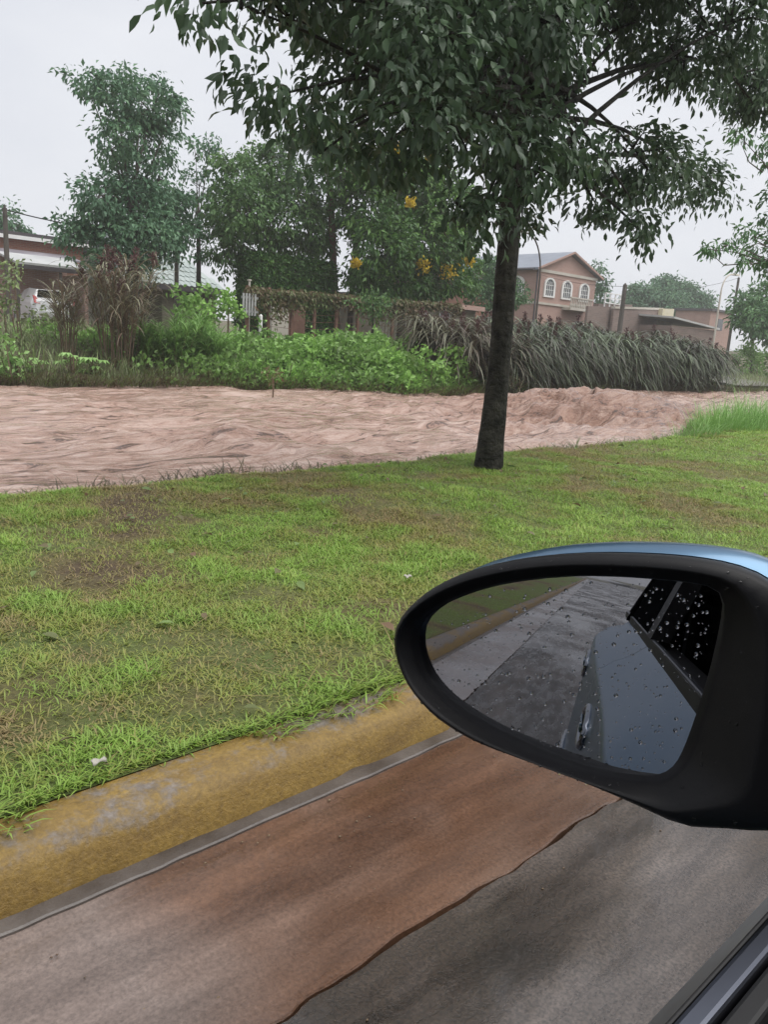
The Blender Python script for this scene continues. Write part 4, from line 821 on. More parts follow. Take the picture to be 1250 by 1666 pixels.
# right: block wall, yellow end, sheet roof shed, far brick house, railings
def wallR(name, label, mt, X, pa, pb, py, cop=None, cat='wall', depth=0.2):
    a, c = onX(pa, py, X), onX(pb, py+ (pb-pa)*0.03, X); r = empty(name, (X, (a[1]+c[1])/2, 1.0), label, cat); b = MB()
    b.add([(X, a[1], 0.8), (X, c[1], 0.8), (X, c[1], c[2]), (X, a[1], a[2]), (X-depth, a[1], 0.8), (X-depth, c[1], 0.8), (X-depth, c[1], c[2]), (X-depth, a[1], a[2])], [(0, 1, 2, 3), (4, 7, 6, 5), (3, 2, 6, 7), (0, 3, 7, 4), (1, 5, 6, 2)]); b.build('wall', mt, r)
    if cop:
        b = MB(); b.add([(X+0.06, a[1], a[2]+0.002), (X+0.06, c[1], c[2]+0.002), (X+0.06, c[1], c[2]+0.16), (X+0.06, a[1], a[2]+0.16), (X-depth-0.06, a[1], a[2]+0.002), (X-depth-0.06, c[1], c[2]+0.002), (X-depth-0.06, c[1], c[2]+0.16), (X-depth-0.06, a[1], a[2]+0.16)], [(0, 1, 2, 3), (4, 7, 6, 5), (3, 2, 6, 7), (0, 3, 7, 4), (1, 5, 6, 2), (0, 4, 5, 1)]); b.build('coping', cop, r)
    return r
wallR('block_wall', 'grey-brown hollow block wall with pale coping right of the gable house', M['block'], -33.0, 1000, 1079, 502, M['cream'])
wallR('block_wall', 'darker uncoped block wall joining the gable house', M['block'], -33.4, 958, 1002, 498)
wallR('yellow_wall', 'yellowed wall end between the block wall and sheet roof shed', M['yellow_wall'], -32.6, 1080, 1098, 502, None, 'wall', 3.0)
sh = empty('shed', (-31, 60, 1.0), 'low shed with pale sloping sheet roof behind the reeds', 'shed'); a, c = onX(1098, 518, -30), onX(1172, 537, -30)
b = MB(); b.prism([(-30, a[1], a[2]), (-30, c[1], c[2]), (-30, c[1], c[2]+0.14), (-30, a[1], a[2]+0.14)], (-4.5, 0, 0.25)); b.build('roof', M['sheet_white'], sh)
b = MB(); b.box(-34.2, -30.25, a[1]+0.2, c[1]-0.2, 0.8, c[2]-0.06); b.build('wall', M['block'], sh)
fb = empty('brick_hut', (-42, 90, 2.0), 'distant small red brick building near the right street lamp', 'house'); a, c = onX(1158, 506, -40), onX(1192, 508, -40)
b = MB(); b.box(-44, -40, a[1], c[1], 1.0, a[2]); b.build('wall', M['brick_house'], fb); b = MB(); b.box(-44.2, -39.8, a[1]-0.2, c[1]+0.2, a[2]+0.002, a[2]+0.25); b.build('roof', M['darkroof'], fb)
b = MB(); yq = (a[1]+c[1])/2; b.box(-39.998, -39.95, yq-0.6, yq+0.6, a[2]-1.9, a[2]-0.7); b.build('window', M['pane'], fb)
g = empty('terrace_railing', (-38, 62, 5.0), 'white metal terrace frame on the roof right of the gable house', 'railing'); a, c = onX(985, 487, -38), onX(1010, 489, -38)
for t in (0, 0.33, 0.66, 1.0):
    y = a[1]+(c[1]-a[1])*t; b = MB(); b.box(-38.05, -37.95, y-0.05, y+0.05, 4.0, a[2]+0.55); b.build('upright', M['white'], g)
for dz in (-0.3, 0.1, 0.5):
    b = MB(); b.box(-37.94, -37.88, a[1]-0.1, c[1]+0.1, a[2]+dz, a[2]+dz+0.07); b.build('rail', M['white'], g)
rect = wallR('terrace_block', 'dim rendered building under the white terrace frame', M['block'], -38.3, 975, 1030, 494, None, 'building', 4.0)

# ------------------------------------------------------------------ poles, lamps, wires
def street_lamp(name, label, X, foot, knee, tipdir, arm, r=0.07, extra=0.55, mt='galv'):
    k = onX(knee[0], knee[1], X); base = np.array([X, k[1], zg(X, k[1])]); root = empty(name, tuple(base), label, 'street lamp', 'street lamps'); b = MB(); pts = [base, base+np.array([0, 0, 0.6]), np.array([X, k[1], k[2]])]; R_ = extra
    d = np.asarray(tipdir, float)
    for a in np.linspace(0.2, math.pi/2, 7): pts.append(np.array([X, k[1], k[2]])+d*R_*(1-math.cos(a))+np.array([0, 0, R_*math.sin(a)]))
    e = pts[-1]+d*arm; pts.append(e); b.tube(pts, [r]*2+[r*0.75]+[r*0.6]*8, 8); b.build('pole', M[mt], root)
    h = MB(); s = np.cross(d, [0, 0, 1]); A = e-d*0.1; B_ = e+d*0.6
    h.add([A-s*.07, A+s*.07, B_+s*.12, B_-s*.12, A-s*.05+np.array([0, 0, .1]), A+s*.05+np.array([0, 0, .1]), B_+s*.07+np.array([0, 0, .09]), B_-s*.07+np.array([0, 0, .09])], [(0, 3, 2, 1), (4, 5, 6, 7), (0, 1, 5, 4), (1, 2, 6, 5), (2, 3, 7, 6), (3, 0, 4, 7)]); h.build('lamp_head', M[mt], root)
    b = MB(); b.tube([base+np.array([0, 0, -0.1]), base+np.array([0, 0, 0.5])], [r*1.5, r*1.5], 8); b.build('base_sleeve', M[mt], root)
    return root
street_lamp('street_lamp', 'grey lamp post curving left in front of the brick gable house', -23.0, None, (879, 452), (0.25, -0.97, 0), 0.8, 0.06, 1.7, 'pole')
street_lamp('street_lamp', 'thin lamp arm with head showing right of the street tree trunk', -26.0, None, (846, 385), (0, 1, 0), 0.4, 0.05, 0.7, 'pole')
street_lamp('street_lamp', 'pale lamp post curving right beside the distant brick building', -23.0, None, (1174, 475), (0, 1, 0), 0.3, 0.075, 1.15, 'cream')
def pole(name, label, X, pt, r, mt='pole', cross=False, group=None):
    t = onX(pt[0], pt[1], X); z = zg(X, t[1]); root = empty(name, (X, t[1], z), label, 'pole', group); b = MB(); b.tube([(X, t[1], z-0.2), (X, t[1], (z+t[2])/2), (X, t[1], t[2])], [r*1.15, r, r*0.85], 10); b.build('shaft', M[mt], root)
    b = MB(); b.tube([(X, t[1], t[2]), (X, t[1], t[2]+0.08)], [r*0.5, r*0.3], 8); b.build('cap', M[mt], root)
    if cross: b = MB(); b.box(X-0.05, X+0.05, t[1]-0.8, t[1]+0.8, t[2]-0.5, t[2]-0.4); b.build('crossarm', M[mt], root)
    return t
tA = pole('utility_pole', 'thick dark pole standing before the block wall right of the gable house', -25.0, (1018, 463), 0.14, group='poles beyond the river')
tB = pole('utility_pole', 'thin leaning-looking pole right of the pale street lamp', -27.0, (1203, 452), 0.1, group='poles beyond the river')
tC = pole('utility_pole', 'slim dark pole at the left picture edge before the brick block', -26.5, (7, 338), 0.08, group='poles beyond the river')
tD = pole('utility_pole', 'dark post in front of the grey-green tiled roof', -31.0, (287, 395), 0.09, group='poles beyond the river')
def wire(label, A, B_, sag, r=0.012):
    A = np.asarray(A, float); B_ = np.asarray(B_, float); b = MB(); ts = np.linspace(0, 1, 16); b.tube([A*(1-t)+B_*t-np.array([0, 0, sag*4*t*(1-t)]) for t in ts], [r]*16, 5); tag(b.build('overhead_wire', M['rubber']), label, 'wire', 'overhead wires')
wire('thin black wire running right from the pole at the left picture edge', tC-np.array([0, 0, 0.05]), onX(180, 372, -33), 0.1, 0.02)
wire('thin wire between the pole by the block wall and the gable house', tA-np.array([0, 0, 0.1]), (HX+0.1, HY0+0.2, 6.5), 0.2)
wire('long thin wire from the pole by the block wall towards the right pole', tA-np.array([0, 0, 0.2]), tB, 0.4)

# ------------------------------------------------------------------ white hatchback under the carport
cy0 = onX(76, 490, -36.0)[1]; gz = float(zbank(-36.0, cy0)); car = empty('parked_car', (-36.2, cy0, gz), 'white hatchback seen from behind under the carport', 'car'); GZ = gz+0.12
def sec(x, w, zlo, zhi, tw):   # body ring at x
    return [(x, cy0-w, zlo), (x, cy0-w-0.03, zlo+0.35), (x, cy0-w, (zlo+zhi)/2+0.05), (x, cy0-tw, zhi), (x, cy0+tw, zhi), (x, cy0+w, (zlo+zhi)/2+0.05), (x, cy0+w+0.03, zlo+0.35), (x, cy0+w, zlo)]
secs = [sec(-35.0, 0.72, GZ+0.15, GZ+0.62, 0.7), sec(-35.06, 0.82, GZ+0.12, GZ+0.9, 0.76), sec(-35.3, 0.84, GZ+0.12, GZ+1.05, 0.74), sec(-35.55, 0.85, GZ+0.12, GZ+1.38, 0.58), sec(-36.4, 0.85, GZ+0.12, GZ+1.45, 0.6), sec(-37.1, 0.85, GZ+0.12, GZ+1.36, 0.58), sec(-37.8, 0.84, GZ+0.12, GZ+0.95, 0.7), sec(-38.0, 0.8, GZ+0.12, GZ+0.8, 0.68)]
b = MB(); n = 8
for s in secs: b.v += s
for i in range(len(secs)-1):
    for k in range(n): b.f.append((i*n+k, i*n+(k+1) % n, (i+1)*n+(k+1) % n, (i+1)*n+k))
b.f.append(tuple(range(n))); b.f.append(tuple((len(secs)-1)*n+k for k in range(n))[::-1]); b.build('body', M['carwhite'], car, False, 0.04)
b = MB(); b.add([(-35.285, cy0-0.66, GZ+1.07), (-35.285, cy0+0.66, GZ+1.07), (-35.5, cy0+0.54, GZ+1.35), (-35.5, cy0-0.54, GZ+1.35)], [(0, 1, 2, 3)]); b.add([(-35.25, cy0-0.66, GZ+1.06), (-35.25, cy0+0.66, GZ+1.06), (-35.47, cy0+0.54, GZ+1.36), (-35.47, cy0-0.54, GZ+1.36)], [(0, 1, 2, 3)]); b.build('rear_window', M['glass_dark'], car)
for s in (-1, 1):
    b = MB(); b.prism([(-35.02, cy0+s*0.62, GZ+0.78), (-35.03, cy0+s*0.86, GZ+0.8), (-35.22, cy0+s*0.85, GZ+1.12), (-35.24, cy0+s*0.72, GZ+1.08)], (-0.06, 0, 0.0)); b.build('tail_lamp', M['red'], car)
b = MB(); b.box(-35.0, -34.93, cy0-0.82, cy0+0.82, GZ+0.2, GZ+0.5); b.build('bumper', M['carwhite'], car, False, 0.03)
b = MB(); b.box(-35.04, -34.985, cy0-0.26, cy0+0.26, GZ+0.62, GZ+0.74); b.build('number_plate', M['paper'], car)
for xx in (-35.5, -37.4):
    for s in (-1, 1):
        b = MB(); b.tube([(xx, cy0+s*0.66, gz+0.3), (xx, cy0+s*0.87, gz+0.3)], [0.3, 0.3], 16); w_ = b.build('wheel', M['rubber'], car); b = MB(); b.tube([(xx, cy0+s*0.871, gz+0.3), (xx, cy0+s*0.88, gz+0.3)], [0.19, 0.17], 12); b.build('rim', M['galv'], w_)

# ------------------------------------------------------------------ lawn grass
def lawn_pts(n, ya, yb, power=1.0):
    y = ya+(yb-ya)*rng.random(n)**power; x = -(1.67+(xe(y)-1.72)*rng.random(n)); return x, y
X_, Y_ = [], []
for (n, ya, yb) in ((190000, -0.1, 3.4), (140000, 3.4, 7.5), (70000, 7.5, 14), (20000, 14, 30), (40000, -22, -0.1)):
    x, y = lawn_pts(n, ya, yb); X_.append(x); Y_.append(y)
x = np.concatenate(X_); y = np.concatenate(Y_); bare = fbm(x*1.5, y*1.5, 101, 4); clump = fbm(x*5, y*5, 103, 3)
keep = rng.random(len(x)) < np.clip((bare-0.33)*8+0.3, 0.3, 1)*np.clip(0.5+clump, 0, 1); x, y, bare, clump = x[keep], y[keep], bare[keep], clump[keep]; n = len(x)
dry = fbm(x*0.9+5, y*0.9, 107, 4)
tint = np.clip(0.56+1.0*(clump-0.5)+0.28*(rng.random(n)-0.5)-2.0*np.clip(dry-0.55, 0, 1)-0.7*np.clip(0.42-bare, 0, 1), 0, 1)
tint = np.clip(tint+0.55*(fbm(x*2.6, y*1.9, 143, 3)-0.5)-0.35*(vnoise(x*2.3, y*2.3, 141) > 0.72)*rng.random(n), 0, 1); tint = np.where(rng.random(n) < 0.07, 0.02+0.2*rng.random(n), tint)
Ln = (0.026+0.05*clump)*(0.6+0.8*rng.random(n))*(1+0.4*(y > 8)); far = 1+0.8*sstep(5, 12, y)
o = blademesh('grass', np.stack([x, y, zlawn(x, y)-0.006], -1), rng.random(n)*6.283, Ln*0.8, (0.0034+0.0026*rng.random(n))*far, 0.3+0.8*rng.random(n), 1.2+0.9*rng.random(n), 2, tint, M['grass'])
tag(o, 'short wet patchy grass of the verge between kerb and river', 'grass', kind='stuff')
n = 9000; y = rng.random(n)*12-2; kv = vnoise(y*2.2, 0*y, 131)*vnoise(y*7, 0*y+3, 132); x = -(1.705-0.11*rng.random(n)**1.5*np.clip(kv*3.2, 0.1, 1.2)); z = np.where(x > -1.69, 0.112, 0.108)
o = blademesh('kerb_grass', np.stack([x, y, z], -1), rng.normal(size=n)*0.9, 0.03+0.06*rng.random(n)*np.clip(kv*3, 0.3, 1.2), 0.004+0.003*rng.random(n), 0.4+0.6*rng.random(n), 1.2+0.7*rng.random(n), 3, np.clip(0.3+0.6*rng.random(n), 0, 1), M['grass'])
tag(o, 'grass blades creeping over the back edge of the yellow kerb', 'grass', kind='stuff')
# long dead stalks lying on the verge
n = 240; x, y = lawn_pts(n, 0.2, 9); o = blademesh('straw', np.stack([x, y, zlawn(x, y)+0.012], -1), rng.normal(size=n)*1.2+1.4, 0.12+0.22*rng.random(n), np.full(n, 0.004), np.full(n, 1.35), np.full(n, 1.62), 4, 0.15*rng.random(n), M['grass']); tag(o, 'loose dry straws lying on the mown grass', 'straw', kind='stuff')
n = 260; x, y = lawn_pts(n, 0.1, 10); x = np.where(rng.random(n) < 0.25, TX+rng.normal(size=n)*0.9, x); y = np.where(x < -4.9, y, y); x = np.clip(x, -5.0, -1.75)
o = leafmesh('fallen_leaves', np.stack([x, y, zlawn(x, y)+0.022+0.01*rng.random(n)], -1), np.stack([rng.normal(size=n), rng.normal(size=n), 0.15*rng.normal(size=n)], -1), rng.normal(size=(n, 3))*0.35+np.array([0, 0, 1.0]), 0.035+0.05*rng.random(n), 0.02+0.02*rng.random(n), rng.random(n), M['vine'], None, True)
tag(o, 'brown and yellow fallen leaves scattered over the grass strip', 'leaves', kind='stuff')
# grit and pebbles washed onto the gutter and road edge
n = 420; y = rng.random(n)*5-0.3; x = np.where(rng.random(n) < 0.65, -1.46+np.abs(rng.normal(size=n))*0.13, -0.93+rng.normal(size=n)*0.12); zz_ = np.where(x > -0.925, 0.006, np.where(x > -0.97, -0.004, -0.002)); r = 0.001+0.003*rng.random(n)**3
oct_ = np.array([(1, 0, 0), (0, 1, 0), (-1, 0, 0), (0, -1, 0), (0, 0, 0.8), (0, 0, -0.6)]); jit = 1+0.5*(rng.random((n, 6, 1))-0.5)
V = np.stack([x, y, zz_+r*0.4], -1)[:, None]+oct_[None]*r[:, None, None]*jit*np.array([1, 1.3, 0.8]); Fo = np.array([(0, 1, 4), (1, 2, 4), (2, 3, 4), (3, 0, 4), (1, 0, 5), (2, 1, 5), (3, 2, 5), (0, 3, 5)])
o = arrmesh('grit', V.reshape(-1, 3), [(np.arange(n)[:, None, None]*6+Fo[None]).reshape(-1, 3)], M['stem']); tag(o, 'small pebbles and grit washed along the gutter', 'grit', kind='stuff')
# ragged fringe along the lawn edge
n = 16000; y = rng.random(n)*26-1; x = -(xe(y)-0.12+np.abs(rng.normal(size=n))*0.16); o = blademesh('bank_fringe', np.stack([x, y, np.maximum(zlawn(x, y), -0.25)], -1), math.pi+rng.normal(size=n)*1.1, (0.07+0.15*rng.random(n)**2)*(0.5+1.2*vnoise(y*1.3, 0*y, 111)), 0.005+0.006*rng.random(n), 0.35+0.8*rng.random(n), 1.3+1.0*rng.random(n), 4, np.clip(0.7*rng.random(n)*fbm(y*0.8, x, 112)*1.7, 0, 1), M['bankgrass'])
tag(o, 'ragged brown-green grass fringe hanging over the lawn edge at the flood', 'grass', kind='stuff')
# tall tufts at the right end of the lawn edge
def tuft(name, label, cx, cyy, r, n, h, mt, tb=0.45, cat='grass clump', flop=0.0):
    root = empty(name, (cx, cyy, zg(cx, cyy)), label, cat); a = rng.random(n)*6.283; q = r*np.sqrt(rng.random(n)); x = cx+q*np.cos(a); y = cyy+1.8*q*np.sin(a); z = np.maximum(zlawn(x, y), -0.2)
    blademesh('blades', np.stack([x, y, z-0.02], -1), a+rng.normal(size=n)*0.8, h*(0.35+0.9*rng.random(n)**1.5)*(0.6+0.8*vnoise(x*3, y*3, 161)), 0.006+0.006*rng.random(n), 0.05+0.4*rng.random(n)+flop, 0.5+1.5*rng.random(n)+flop, 5, np.clip(tb+0.5*rng.random(n), 0, 1), mt, root)['kind'] = 'stuff'; return root
q = onZ(1190, 705, 0.05); tuft('tall_grass', 'tall bright green grass tuft on the lawn edge at right', float(q[0])-0.15, float(q[1]), 0.6, 1300, 0.55, M['bright'])
q = onZ(1130, 715, 0.05); tuft('tall_grass', 'shorter grass tuft left of the tall bright tuft on the lawn edge', float(q[0])-0.1, float(q[1]), 0.4, 700, 0.28, M['bright'], 0.35)
q = onZ(1245, 700, 0.05); tuft('tall_grass', 'grass tuft cut by the right picture edge on the lawn edge', float(q[0]), float(q[1]), 0.6, 1000, 0.6, M['bright'])
q = onZ(932, 728, 0.0); tuft('flooded_tuft', 'grass tuft bent over in the brown water right of the street tree', float(q[0]), float(q[1]), 0.4, 900, 0.5, M['bankgrass'], 0.35, flop=0.7)
q = onZ(870, 735, 0.0); tuft('flooded_tuft', 'brownish drowned tuft in the water close behind the street tree trunk', float(q[0]), float(q[1]), 0.3, 500, 0.36, M['bankgrass'], 0.05, flop=0.8)
# twig standing in the flood
q = onZ(443, 650, -0.3); r_ = empty('twig', (float(q[0]), float(q[1]), -0.6), 'small twig sticking out of the brown water below the creepers', 'twig'); b = MB(); b.tube([q+np.array([0, 0, -0.3]), q+np.array([0, 0.02, 0.25]), q+np.array([0, -0.02, 0.55])], [0.025, 0.02, 0.012], 6); b.build('stem', M['stem'], r_)
k = 40; leafmesh('leaf', q+np.array([0, 0, 0.55])+rng.normal(size=(k, 3))*0.12, rng.normal(size=(k, 3)), rng.normal(size=(k, 3)), np.full(k, 0.13), np.full(k, 0.06), rng.random(k), M['vine'], r_)['kind'] = 'stuff'
# litter
def scrap(label, px, py, w_, h_):
    q = onZ(px, py, 0.15); nx, ny = 6, 4; b = MB()
    for i in range(nx+1):
        for j in range(ny+1): b.v.append((q[0]+(j/ny-0.5)*h_, q[1]+(i/nx-0.5)*w_, 0.14+0.004*math.sin(i*1.1+j)+0.003*math.cos(j*2.3)))
    for i in range(nx):
        for j in range(ny): a = i*(ny+1)+j; b.f.append((a, a+1, a+ny+2, a+ny+1))
    o = b.build('paper_scrap', M['paper'], None, True); s = o.modifiers.new('thick', 'SOLIDIFY'); s.thickness = 0.002; tag(o, label, 'litter', 'paper litter on the grass')
scrap('white scrap of paper on the grass close to the yellow kerb', 160, 1232, 0.035, 0.014)
scrap('tiny pale scrap on the grass above the car mirror', 664, 934, 0.035, 0.02)

# ------------------------------------------------------------------ our own car: flank, sill, mirror
me_car = empty('slate_car', (0.75, -0.8, 0.0), 'slate blue car we ride in, its black wing mirror in front', 'car')
zs = np.array([0.935, 0.93, 0.89, 0.85, 0.81, 0.80, 0.79, 0.70, 0.56, 0.45, 0.34, 0.25, 0.2])
xs0 = np.array([-0.098, -0.1015, -0.122, -0.143, -0.164, -0.168, -0.169, -0.183, -0.203, -0.211, -0.206, -0.192, -0.16])
zsB = np.array([0.935, 0.93, 0.905, 0.88, 0.855, 0.848, 0.838, 0.70, 0.56, 0.45, 0.34, 0.25, 0.2])
xsB = np.array([-0.098, -0.104, -0.130, -0.156, -0.182, -0.188, -0.190, -0.202, -0.212, -0.216, -0.208, -0.194, -0.16])
def flank(y):      # the shoulder widens towards the rear doors
    k = float(sstep(0.18, -0.22, y)); rear = float(sstep(0.4, 1.6, -y)); tail = float(sstep(1.7, 3.2, -y)); nose = float(sstep(0.6, 1.9, y))
    x = xs0*(1-k)+xsB*k; x[3:11] -= 0.014*rear; x += 0.25*tail**1.6+0.12*nose**1.5
    z = zs*(1-k)+zsB*k; z[3:7] += 0.012*rear; return x, z
def flank_panel(name, ya, yb, n, skip=None):
    yv = np.linspace(ya, yb, n); V = []
    for y in yv:
        x, z = flank(y)
        for a, c in zip(x, z): V.append((a, y, c))
    k = len(zs); F = [(i*k+j, i*k+j+1, (i+1)*k+j+1, (i+1)*k+j) for i in range(n-1) for j in range(k-1)]
    b = MB(); b.v = V; b.f = F; return b.build(name, M['paint'], me_car, True)
DOOR = -0.97
fd = flank_panel('front_door', DOOR+0.0025, 0.78, 24); rd = flank_panel('rear_door', -1.93, DOOR-0.0025, 16); flank_panel('rear_quarter', -3.2, -1.937, 18); flank_panel('front_wing', 0.787, 1.9, 14)
for y, p in ((DOOR, fd), (-1.9335, rd)):      # dark joint behind the shut line
    x, z = flank(y); b = MB(); b.v = [(a+0.008, y-0.02, c) for a, c in zip(x, z)]+[(a+0.008, y+0.02, c) for a, c in zip(x, z)]; k = len(zs); b.f = [(j, j+1, k+j+1, k+j) for j in range(k-1)]; b.build('door_seal', M['rubber'], me_car)
M['satin'] = mat('satin_handle', (0.42, 0.45, 0.5), 0.25, Metallic=1.0)
def flx(y, z): x_, z_ = flank(y); return float(np.interp(z, z_[::-1], x_[::-1]))
for (y, z, par) in ((-0.76, 0.765, fd), (-1.68, 0.79, rd)):
    el = [(y+0.095*math.cos(a), z+0.036*math.sin(a)) for a in np.linspace(0, 2*math.pi, 33)]
    b = MB(); b.tube([(flx(p, q_)-0.002, p, q_) for p, q_ in el], [0.0085]*33, 8, False); b.build('handle_ring', M['satin'], par, True)
    b = MB(); b.v = [(flx(y, z)-0.003, y, z)]+[(flx(p, q_)-0.002, p, q_) for p, q_ in el[:-1]]; b.f = [(0, k+1, (k+1) % 32+1) for k in range(32)]; b.build('handle_recess', M['rubber'], par)
    b = MB(); b.box(flx(y, z)-0.013, flx(y, z)-0.006, y-0.06, y+0.06, z-0.004, z+0.014); b.build('handle', M['paint'], par, False, 0.005)
b = MB(); yv = np.linspace(-2.0, 0.75, 30); b.tube([(flx(y, 0.5)-0.006, y, 0.5) for y in yv], [0.011]*30, 6); b.build('rub_strip', M['satin'], me_car, True)
def bar(name, mt, x0, x1, z0, z1, ya, yb, par=me_car, bevel=0.0):
    b = MB(); b.box(x0, x1, ya, yb, z0, z1); return b.build(name, mt, par, False, bevel)
bar('belt_moulding', M['rubber'], -0.0985, -0.0962, 0.9352, 0.957, -2.25, 0.7, bevel=0.003)
bar('belt_trim', M['chrome'], -0.0960, -0.0870, 0.9352, 0.9585, -2.25, 0.7, bevel=0.002)
bar('inner_seal', M['rubber'], -0.0865, -0.077, 0.935, 0.953, -2.25, 0.7, bevel=0.002)
bar('door_top', M['blk'], -0.077, -0.03, 0.80, 0.945, -2.2, 0.75, bevel=0.006)
bar('sill_panel', M['rubber'], -0.16, 0.2, 0.18, 0.93, -2.2, 0.7) if False else None
# upper body: pillars, rear glass, roof
b = MB(); b.prism([(-0.1, -1.02, 0.958), (-0.1, -0.9, 0.958), (0.04, -0.9, 1.42), (0.04, -1.0, 1.42)], (0.04, 0, 0)); b.build('door_pillar', M['blk'], me_car)
b = MB(); b.prism([(-0.094, -1.021, 0.9586), (0.05, -1.001, 1.42), (0.06, -1.75, 1.40), (-0.09, -2.1, 0.9586)], (0.006, 0, 0)); b.build('rear_window', M['glass_dark'], me_car)
b = MB(); b.prism([(-0.11, -1.9, 0.94), (0.06, -1.75, 1.40), (0.1, -2.3, 1.36), (-0.06, -2.75, 0.95)], (0.05, 0, 0)); b.build('rear_pillar', M['glass_dark'], me_car)
b = MB(); b.add([(0.05, 0.0, 1.43), (0.06, -2.3, 1.40), (0.75, -2.5, 1.44), (0.75, 0.15, 1.50), (1.44, -2.3, 1.40), (1.45, 0.0, 1.43), (0.05, 0.0, 1.40), (0.06, -2.3, 1.37), (0.75, -2.5, 1.41), (0.75, 0.15, 1.47), (1.44, -2.3, 1.37), (1.45, 0.0, 1.40)], [(0, 1, 2, 3), (3, 2, 4, 5), (6, 9, 8, 7), (9, 11, 10, 8), (0, 6, 7, 1), (5, 4, 10, 11), (0, 3, 9, 6), (3, 5, 11, 9), (1, 7, 8, 2), (2, 8, 10, 4)]); b.build('roof', M['paint'], me_car)
b = MB(); b.tube([(-0.085, 0.78, 0.96), (-0.03, 0.45, 1.22), (0.05, 0.05, 1.42)], [0.03, 0.03, 0.03], 8); b.build('windscreen_pillar', M['blk'], me_car)
b = MB(); b.tube([(0.05, 0.06, 1.42), (0.05, -0.95, 1.42), (0.06, -1.9, 1.38)], [0.022, 0.022, 0.02], 8); b.build('window_frame', M['blk'], me_car)
b = MB(); b.box(0.2, 0.8, -1.0, -0.75, 0.3, 1.3); b.box(0.2, 0.8, -0.75, -0.2, 0.25, 0.5); b.build('seat', M['blk'], me_car, False, 0.05)
b = MB(); b.box(0.1, 1.4, -2.1, -1.9, 0.3, 1.1); b.build('rear_seat', M['blk'], me_car, False, 0.05)
b = MB(); b.add([(1.42, -2.2, 0.2), (1.42, 0.7, 0.2), (1.42, 0.7, 1.42), (1.42, -2.2, 1.42)], [(0, 1, 2, 3)]); b.build('opposite_side', M['blk'], me_car)
b = MB(); b.box(0.02, 1.42, -2.42, -2.4, 0.3, 1.4); b.build('rear_screen', M['glass_dark'], me_car)
b = MB(); b.box(-0.02, 1.42, -3.1, 0.8, 0.2, 0.24); b.build('floor_pan', M['rubber'], me_car)

# --- wing mirror
MP0 = CO+ray(930, 1090)*0.5
_i = ray(968, 935); MN = np.array([0, -1, 0.0])-_i; MN /= np.linalg.norm(MN)
def onM(px, py, off=0.0): d = ray(px, py); return CO+d*(((MP0+MN*off-CO) @ MN)/(d @ MN))
MU = np.cross([0, 0, 1], MN); MU /= np.linalg.norm(MU); MV = np.cross(MN, MU)
glass_px = [(681, 1045), (684, 1018), (700, 998), (735, 977), (790, 957), (850, 945), (935, 937), (1000, 938), (1065, 942), (1130, 948), (1165, 956), (1177, 972), (1176, 1000), (1160, 1075), (1138, 1150), (1115, 1215), (1100, 1245), (1075, 1262), (1030, 1261), (980, 1252), (920, 1235), (850, 1205), (790, 1175), (735, 1140), (700, 1105), (687, 1075)]
rim_px = [(644, 1050), (646, 1022), (662, 992), (700, 958), (760, 929), (850, 908), (940, 901), (1030, 902), (1110, 907), (1180, 918), (1232, 936), (1275, 965), (1310, 1010), (1325, 1080), (1325, 1160), (1320, 1250), (1300, 1345), (1250, 1354), (1180, 1347), (1120, 1346), (1085, 1331), (1060, 1318), (1000, 1290), (930, 1260), (850, 1232), (770, 1203), (710, 1165), (672, 1122), (652, 1082)]
GC = np.array([930.0, 1090.0])
def resamp(px, m=96, off=0.0):
    q = np.array([onM(a, c, off) for a, c in px]); w_ = np.stack([(q-MP0) @ MU, (q-MP0) @ MV], -1)
    for _ in range(2):      # corner cutting for a smooth outline
        a = w_; c = np.roll(w_, -1, 0); w_ = np.stack([0.78*a+0.22*c, 0.22*a+0.78*c], 1).reshape(-1, 2)
    ang = np.arctan2(w_[:, 1], w_[:, 0]); r = np.hypot(w_[:, 0], w_[:, 1]); o = np.argsort(ang); ang, r = ang[o], r[o]
    t = np.linspace(-math.pi, math.pi, m, False); rr = np.interp(t, np.concatenate([ang-2*math.pi, ang, ang+2*math.pi]), np.tile(r, 3)); return np.stack([rr*np.cos(t), rr*np.sin(t)], -1)
def loop3(w_, off): return MP0+w_[:, :1]*MU+w_[:, 1:]*MV+MN*off
gl = resamp(glass_px); rim = resamp(rim_px, off=0.012); m_ = len(gl)
mir = empty('wing_mirror', tuple(MP0)); mir.parent = me_car; mir.location = Vector(MP0)-Vector(me_car.location)
def loft(loops, name, mt, par, closed_end=False):
    V = np.concatenate(loops); F = []
    for i in range(len(loops)-1):
        a = np.arange(m_)+i*m_; c = (np.arange(m_)+1) % m_+i*m_; F.append(np.stack([a, c, c+m_, a+m_], -1))
    b = MB(); b.v = [tuple(v) for v in V]; b.f = [tuple(int(q) for q in f) for f in np.concatenate(F)]
    if closed_end: b.f.append(tuple(range((len(loops)-1)*m_, len(loops)*m_)))
    return b.build(name, mt, par, True)
lerp = lambda a, c, t: a*(1-t)+c*t
loft([loop3(gl*0.985, -0.004), loop3(gl*1.0, 0.0005), loop3(lerp(gl, rim, 0.06), 0.006), loop3(lerp(gl, rim, 0.12), 0.012), loop3(lerp(gl, rim, 0.45), 0.0165), loop3(lerp(gl, rim, 0.55), 0.0195), loop3(lerp(gl, rim, 0.62), 0.0195), loop3(lerp(gl, rim, 0.9), 0.0165), loop3(rim, 0.012), loop3(rim*1.004, 0.006), loop3(rim*0.998, -0.004), loop3(rim*0.99, -0.012)], 'housing', M['blk'], mir)
up_ = np.array([[0.004, 0.006]])
